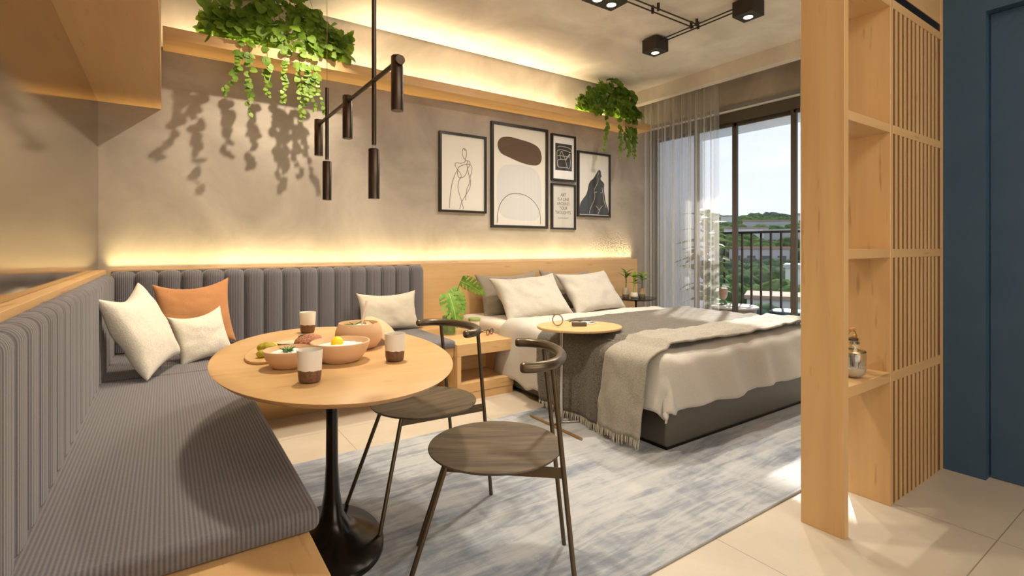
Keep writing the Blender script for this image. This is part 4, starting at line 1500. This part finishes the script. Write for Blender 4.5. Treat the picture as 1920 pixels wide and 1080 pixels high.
def jar(label, loc, sc_, seed):
    random.seed(seed)
    t_ = thing('terrarium_jar', label, 'jar', loc, group='glass terrarium jars on the divider shelf')
    t_.scale = (sc_, sc_, sc_)
    prof_ = [(0.0, 0.0), (0.035, 0.002), (0.052, 0.018), (0.056, 0.04), (0.056, 0.105), (0.050, 0.122), (0.032, 0.145), (0.026, 0.152), (0.026, 0.168), (0.030, 0.170), (0.030, 0.176)]
    MB().lathe(prof_, 40).build('glass_body', M_GLASS, t_, ang=60)
    MB().lathe([(0.0, 0.004), (0.034, 0.005), (0.050, 0.02), (0.054, 0.045), (0.0, 0.050)], 32).build('sand', plain('pale_sand' + str(seed), (0.48, 0.40, 0.30), 0.9), t_, ang=60)
    mb_ = MB()
    for k in range(14):
        a, q = random.uniform(0, 2 * pi), random.uniform(0, .035)
        p = Vector((cos(a) * q, sin(a) * q, 0.047))
        mb_.tube([p, p + Vector((random.uniform(-.014, .014), random.uniform(-.014, .014), random.uniform(.012, .03)))], [0.003, 0.0005], 5)
    mb_.build('succulents', plain('succulent' + str(seed), (0.12, 0.16, 0.08), 0.6), t_)
    cz = MB()
    for (a, q, r_, h_) in ((0.4, 0.02, 0.010, 0.065), (2.6, 0.024, 0.012, 0.045), (4.4, 0.02, 0.009, 0.05)):
        cz.lathe([(0, 0.046), (r_, 0.046), (r_, 0.046 + h_), (r_ * .6, 0.05 + h_), (0, 0.05 + h_)], 14, Matrix.Translation((cos(a) * q, sin(a) * q, 0)))
    cz.build('stone_pillars', plain('grey_stone' + str(seed), (0.40, 0.38, 0.37), 0.7), t_)
    MB().lathe([(0.0572, 0.118), (0.0535, 0.124), (0.0572, 0.118)], 36).build('neck_band', M_BRASS, t_)
    MB().lathe([(0.0, 0.170), (0.024, 0.170), (0.026, 0.180), (0.0, 0.186)], 28).build('stopper', M_GUN, t_)
    MB().tube(smooth_pts([(-0.045, 0, 0.165), (-0.04, 0, 0.20), (0, 0, 0.218), (0.04, 0, 0.20), (0.045, 0, 0.165)], 5), 0.0022, 8).build('wire_handle', M_BRASS, t_)
    MB().box(-0.022, 0.022, -0.008, 0.008, 0.212, 0.226).build('leather_grip', plain('tan_leather' + str(seed), (0.45, 0.20, 0.06), 0.5), t_, 0.003)
    return t_


jar('taller glass terrarium jar with leather grip, nearer the post', (2.455, 0.972, 0.6005), 0.93, 41)
jar('shorter glass terrarium jar behind the taller one', (2.585, 1.012, 0.6005), 0.72, 42)

# ================================================================== BALCONY
t = thing('balcony_railing', 'dark brown balcony railing with upright bars', 'railing', (6.42, 2.6, -0.01))
M_RAIL = plain('dark_bronze_rail', (0.030, 0.020, 0.014), 0.5, 0.3)
MB().box(-0.025, 0.025, -2.2, 1.83, 1.345, 1.375).build('top_rail', M_RAIL, t)
MB().box(-0.015, 0.015, -2.2, 1.83, 0.08, 0.11).build('bottom_rail', M_RAIL, t)
for k in range(30):
    y = -2.0 + k * 0.1305
    MB().box(-0.010, 0.010, y - 0.011, y + 0.011, 0.11, 1.345).build('baluster', M_RAIL, t)
for y in (-2.15, 0.0, 1.8):
    MB().box(-0.02, 0.02, y - 0.02, y + 0.02, 0, 1.345).build('post', M_RAIL, t)

t = thing('drum_table', 'round drum shaped table out on the balcony', 'table', (5.90, 3.66, -0.01))
MB().lathe([(0.0, 0.40), (0.27, 0.40), (0.285, 0.41), (0.285, 0.425), (0.27, 0.432), (0.0, 0.432)], 48).build('tabletop', plain('white_stone_top', (0.60, 0.57, 0.53), 0.85), t, ang=40)
m = wood('weathered_drum', 2, (0.24, 0.16, 0.10), (0.50, 0.42, 0.34), (0.12, 0.07, 0.04), 0.6, 0.6)
MB().lathe([(0.0, 0.0), (0.17, 0.0), (0.19, 0.02), (0.235, 0.25), (0.262, 0.398), (0.0, 0.398)], 40).build('drum_body', m, t, ang=40)
ZD = -0.01 + 0.4325
t = thing('smoothie_glass', 'stemmed glass of pink brown smoothie on the balcony table', 'glass', (5.84, 3.77, ZD))
MB().lathe([(0.0, 0.0), (0.048, 0.0), (0.046, 0.005), (0.008, 0.012), (0.007, 0.05), (0.03, 0.075), (0.052, 0.12), (0.056, 0.17), (0.050, 0.235)], 32).build('glass_cup', M_GLASS, t, ang=60)
MB().lathe([(0.0, 0.066), (0.027, 0.078), (0.049, 0.12), (0.053, 0.17), (0.049, 0.215), (0.0, 0.215)], 28).build('drink', plain('pink_smoothie', (0.50, 0.28, 0.20), 0.5), t, ang=60)
o = MB().box(-0.10, 0.10, -0.13, 0.13, 0, 0.012).build('magazine', plain('white_magazine', (0.68, 0.67, 0.66), 0.5), None, 0.002)
o.location = (5.86, 3.56, ZD)
o.rotation_euler = (0, 0, R(15))
tag(o, 'white magazine lying open on the balcony drum table', 'magazine')

t = thing('rope_stool', 'teal rope stool standing on the balcony', 'stool', (5.82, 2.93, -0.01))
M_TEAL = plain('teal_rope', (0.012, 0.055, 0.075), 0.6)
MB().lathe([(0.0, 0.42), (0.19, 0.42), (0.205, 0.435), (0.19, 0.45), (0.0, 0.445)], 40).build('seat', M_TEAL, t, ang=60)
MB().tube([(0.21 * cos(a), 0.21 * sin(a), 0.012) for a in [2 * pi * k / 40 for k in range(41)]], 0.012, 8, caps=False).build('base_ring', M_TEAL, t)
for k in range(44):
    a = 2 * pi * k / 44
    MB().tube([(0.198 * cos(a), 0.198 * sin(a), 0.435), (0.175 * cos(a + .05), 0.175 * sin(a + .05), 0.25), (0.21 * cos(a + .1), 0.21 * sin(a + .1), 0.012)], 0.0055, 5, caps=False).build('rope', M_TEAL, t)

t = thing('rubber_plant', 'tall potted rubber plant on the balcony behind the curtain', 'plant', (5.92, 4.05, -0.01))
MB().lathe([(0, 0), (0.13, 0), (0.14, 0.02), (0.17, 0.34), (0.155, 0.34), (0.15, 0.31), (0, 0.31)], 36).build('pot', plain('grey_planter', (0.35, 0.34, 0.33), 0.7), t, ang=50)
MB().tube(smooth_pts([(0, 0, 0.3), (0.015, 0.01, 0.8), (-0.01, 0.0, 1.2), (0.0, 0.0, 1.56)], 5), 0.013, 10).build('trunk', plain('trunk_brown', (0.10, 0.075, 0.05), 0.8), t)
random.seed(9)
lf = MB()
for k in range(46):
    q = k / 45
    z = 0.42 + 1.16 * q
    reach = 0.40 - 0.13 * q
    blade_leaf(lf, frame_mat((0, 0, z), k * 2.399, R(random.uniform(25, 50) + 15 * q), R(random.uniform(-45, 45))), reach * random.uniform(.85, 1.1), 0.15 * random.uniform(.8, 1.1), 0.14, random.uniform(.7, 1.15), 9, 3)
lf.build('foliage', M_LEAF, t, ang=60)

# ================================================================== CITY BEYOND
def hill(x, y):
    d = sqrt(x * x + y * y)
    base = -13 + 31 * min(1, max(0, (d - 40) / 400)) ** 0.8
    return base + 5.0 * MN.noise(Vector((x / 90, y / 90, 3))) * min(1, d / 200)


m, n, b = newmat('city_hillside')
a1 = noise(n, coords(n), 0.03, 4, 0.5)
n.links.new(ramp(n, a1, [(0.38, (0.085, 0.15, 0.06)), (0.52, (0.16, 0.22, 0.10)), (0.62, (0.42, 0.42, 0.42))]), b.inputs['Base Color'])
setp(b, rough=1.0)


def hf(u, v):
    ang_ = R(-5) + u * R(70)
    d = 18 + v * v * 560
    x, y = d * cos(ang_), d * sin(ang_)
    return (x, y, hill(x, y))


o = MB().grid(hf, 60, 50).build('ground', m, None, ang=180)
o['kind'] = 'structure'
random.seed(77)
can = MB()
spots = [(27.8, 75, 7, 3), (32.5, 58, 6, 3), (24.6, 95, 8, 5), (29.5, 130, 12, 4), (36.0, 118, 10, 5), (26.2, 170, 16, 5), (30.7, 200, 14, 6), (22.8, 150, 14, 6), (36.5, 150, 14, 7), (28.6, 250, 20, 6), (25.0, 270, 10, 8), (34.6, 260, 12, 9), (32.3, 300, 8, 9), (39.5, 220, 14, 9)]


def crown(mb_, x, y, z, r_, seed):
    def fn(u, v):
        a, b_ = 2 * pi * u, pi * (v - .5)
        p = Vector((cos(a) * cos(b_), sin(a) * cos(b_), sin(b_)))
        k = r_ * (1 + 0.32 * MN.noise(p * 2.1 + Vector((seed, 0, 0))))
        return (x + p.x * k, y + p.y * k, z + p.z * k * .75)
    mb_.grid(fn, 11, 8)


for k in range(2600):
    ang_ = R(random.uniform(16, 44))
    d = 42 + random.random() ** 1.5 * 430
    x, y = d * cos(ang_), d * sin(ang_)
    r_ = random.uniform(1.0, 2.3) * (1 + d / 200)
    if any(abs(x - d2 * cos(R(a2))) < w2 / 2 + r_ + 1 and abs(y - d2 * sin(R(a2))) < w2 / 2 + r_ + 1 for a2, d2, w2, h2 in spots):
        continue
    crown(can, x, y, hill(x, y) + r_ * .5, r_, k)
tm, tn, tb = newmat('tree_canopy')
small = noise(tn, coords(tn), 0.9, 3, 0.5)
big = noise(tn, coords(tn), 0.022, 3, 0.5)
ca = ramp(tn, small, [(0.35, (0.04, 0.075, 0.025)), (0.65, (0.105, 0.16, 0.06))])
cb = ramp(tn, small, [(0.35, (0.035, 0.06, 0.05)), (0.65, (0.08, 0.12, 0.095))])
tn.links.new(mixc(tn, ramp(tn, big, [(0.45, (0, 0, 0)), (0.6, (1, 1, 1))]), ca, cb), tb.inputs['Base Color'])
setp(tb, rough=1.0)
tb.inputs['Specular IOR Level'].default_value = 0.0
o = can.build('tree_canopy', tm, None, ang=180)
tag(o, 'mass of green treetops on the hillside beyond the balcony', 'trees', None, 'stuff')
M_B = [plain('white_block', (0.62, 0.62, 0.63), 0.9), plain('grey_block', (0.40, 0.41, 0.44), 0.9), plain('clay_roof', (0.34, 0.22, 0.17), 0.9)]
M_WIN = plain('dark_window', (0.10, 0.11, 0.13), 0.6)
random.seed(21)
LB = ['white low block closest below the balcony rail', 'white low block below the drum table side', 'small pale house toward the divider', 'grey middle distance block among treetops', 'pale block behind the rubber plant', 'white wide block halfway up the hill', 'grey wide block halfway up the hill', 'pale house halfway, hidden by divider edge', 'tall pale block behind the sheer curtain', 'wide white block near the tree line', 'tall grey tower near the tree line, divider side', 'tall pale tower near tree line, curtain side', 'far grey tower standing on the skyline', 'far tall block seen through the gathered curtain']
for i, (ad, d, w_, h_) in enumerate(spots):
    x, y = d * cos(R(ad)), d * sin(R(ad))
    t = thing('city_building', LB[i], 'building', (x, y, hill(x, y) - 1), R(ad), 'blurred city buildings')
    MB().box(-w_ / 2, w_ / 2, -w_ / 2, w_ / 2, 0, h_ + 1).build('walls', M_B[i % 2], t)
    MB().box(-w_ / 2 - .3, w_ / 2 + .3, -w_ / 2 - .3, w_ / 2 + .3, h_ + 1.01, h_ + 1.5).build('roof', M_B[2 if i % 3 == 0 else 1], t)
    for r_ in range(int(h_ // 3.2)):
        for c in range(4):
            yy = -w_ / 2 + w_ * (c + .5) / 4
            MB().box(-w_ / 2 - .06, -w_ / 2 - .01, yy - w_ * .07, yy + w_ * .07, 2 + r_ * 3.2, 3.5 + r_ * 3.2).build('window', M_WIN, t)
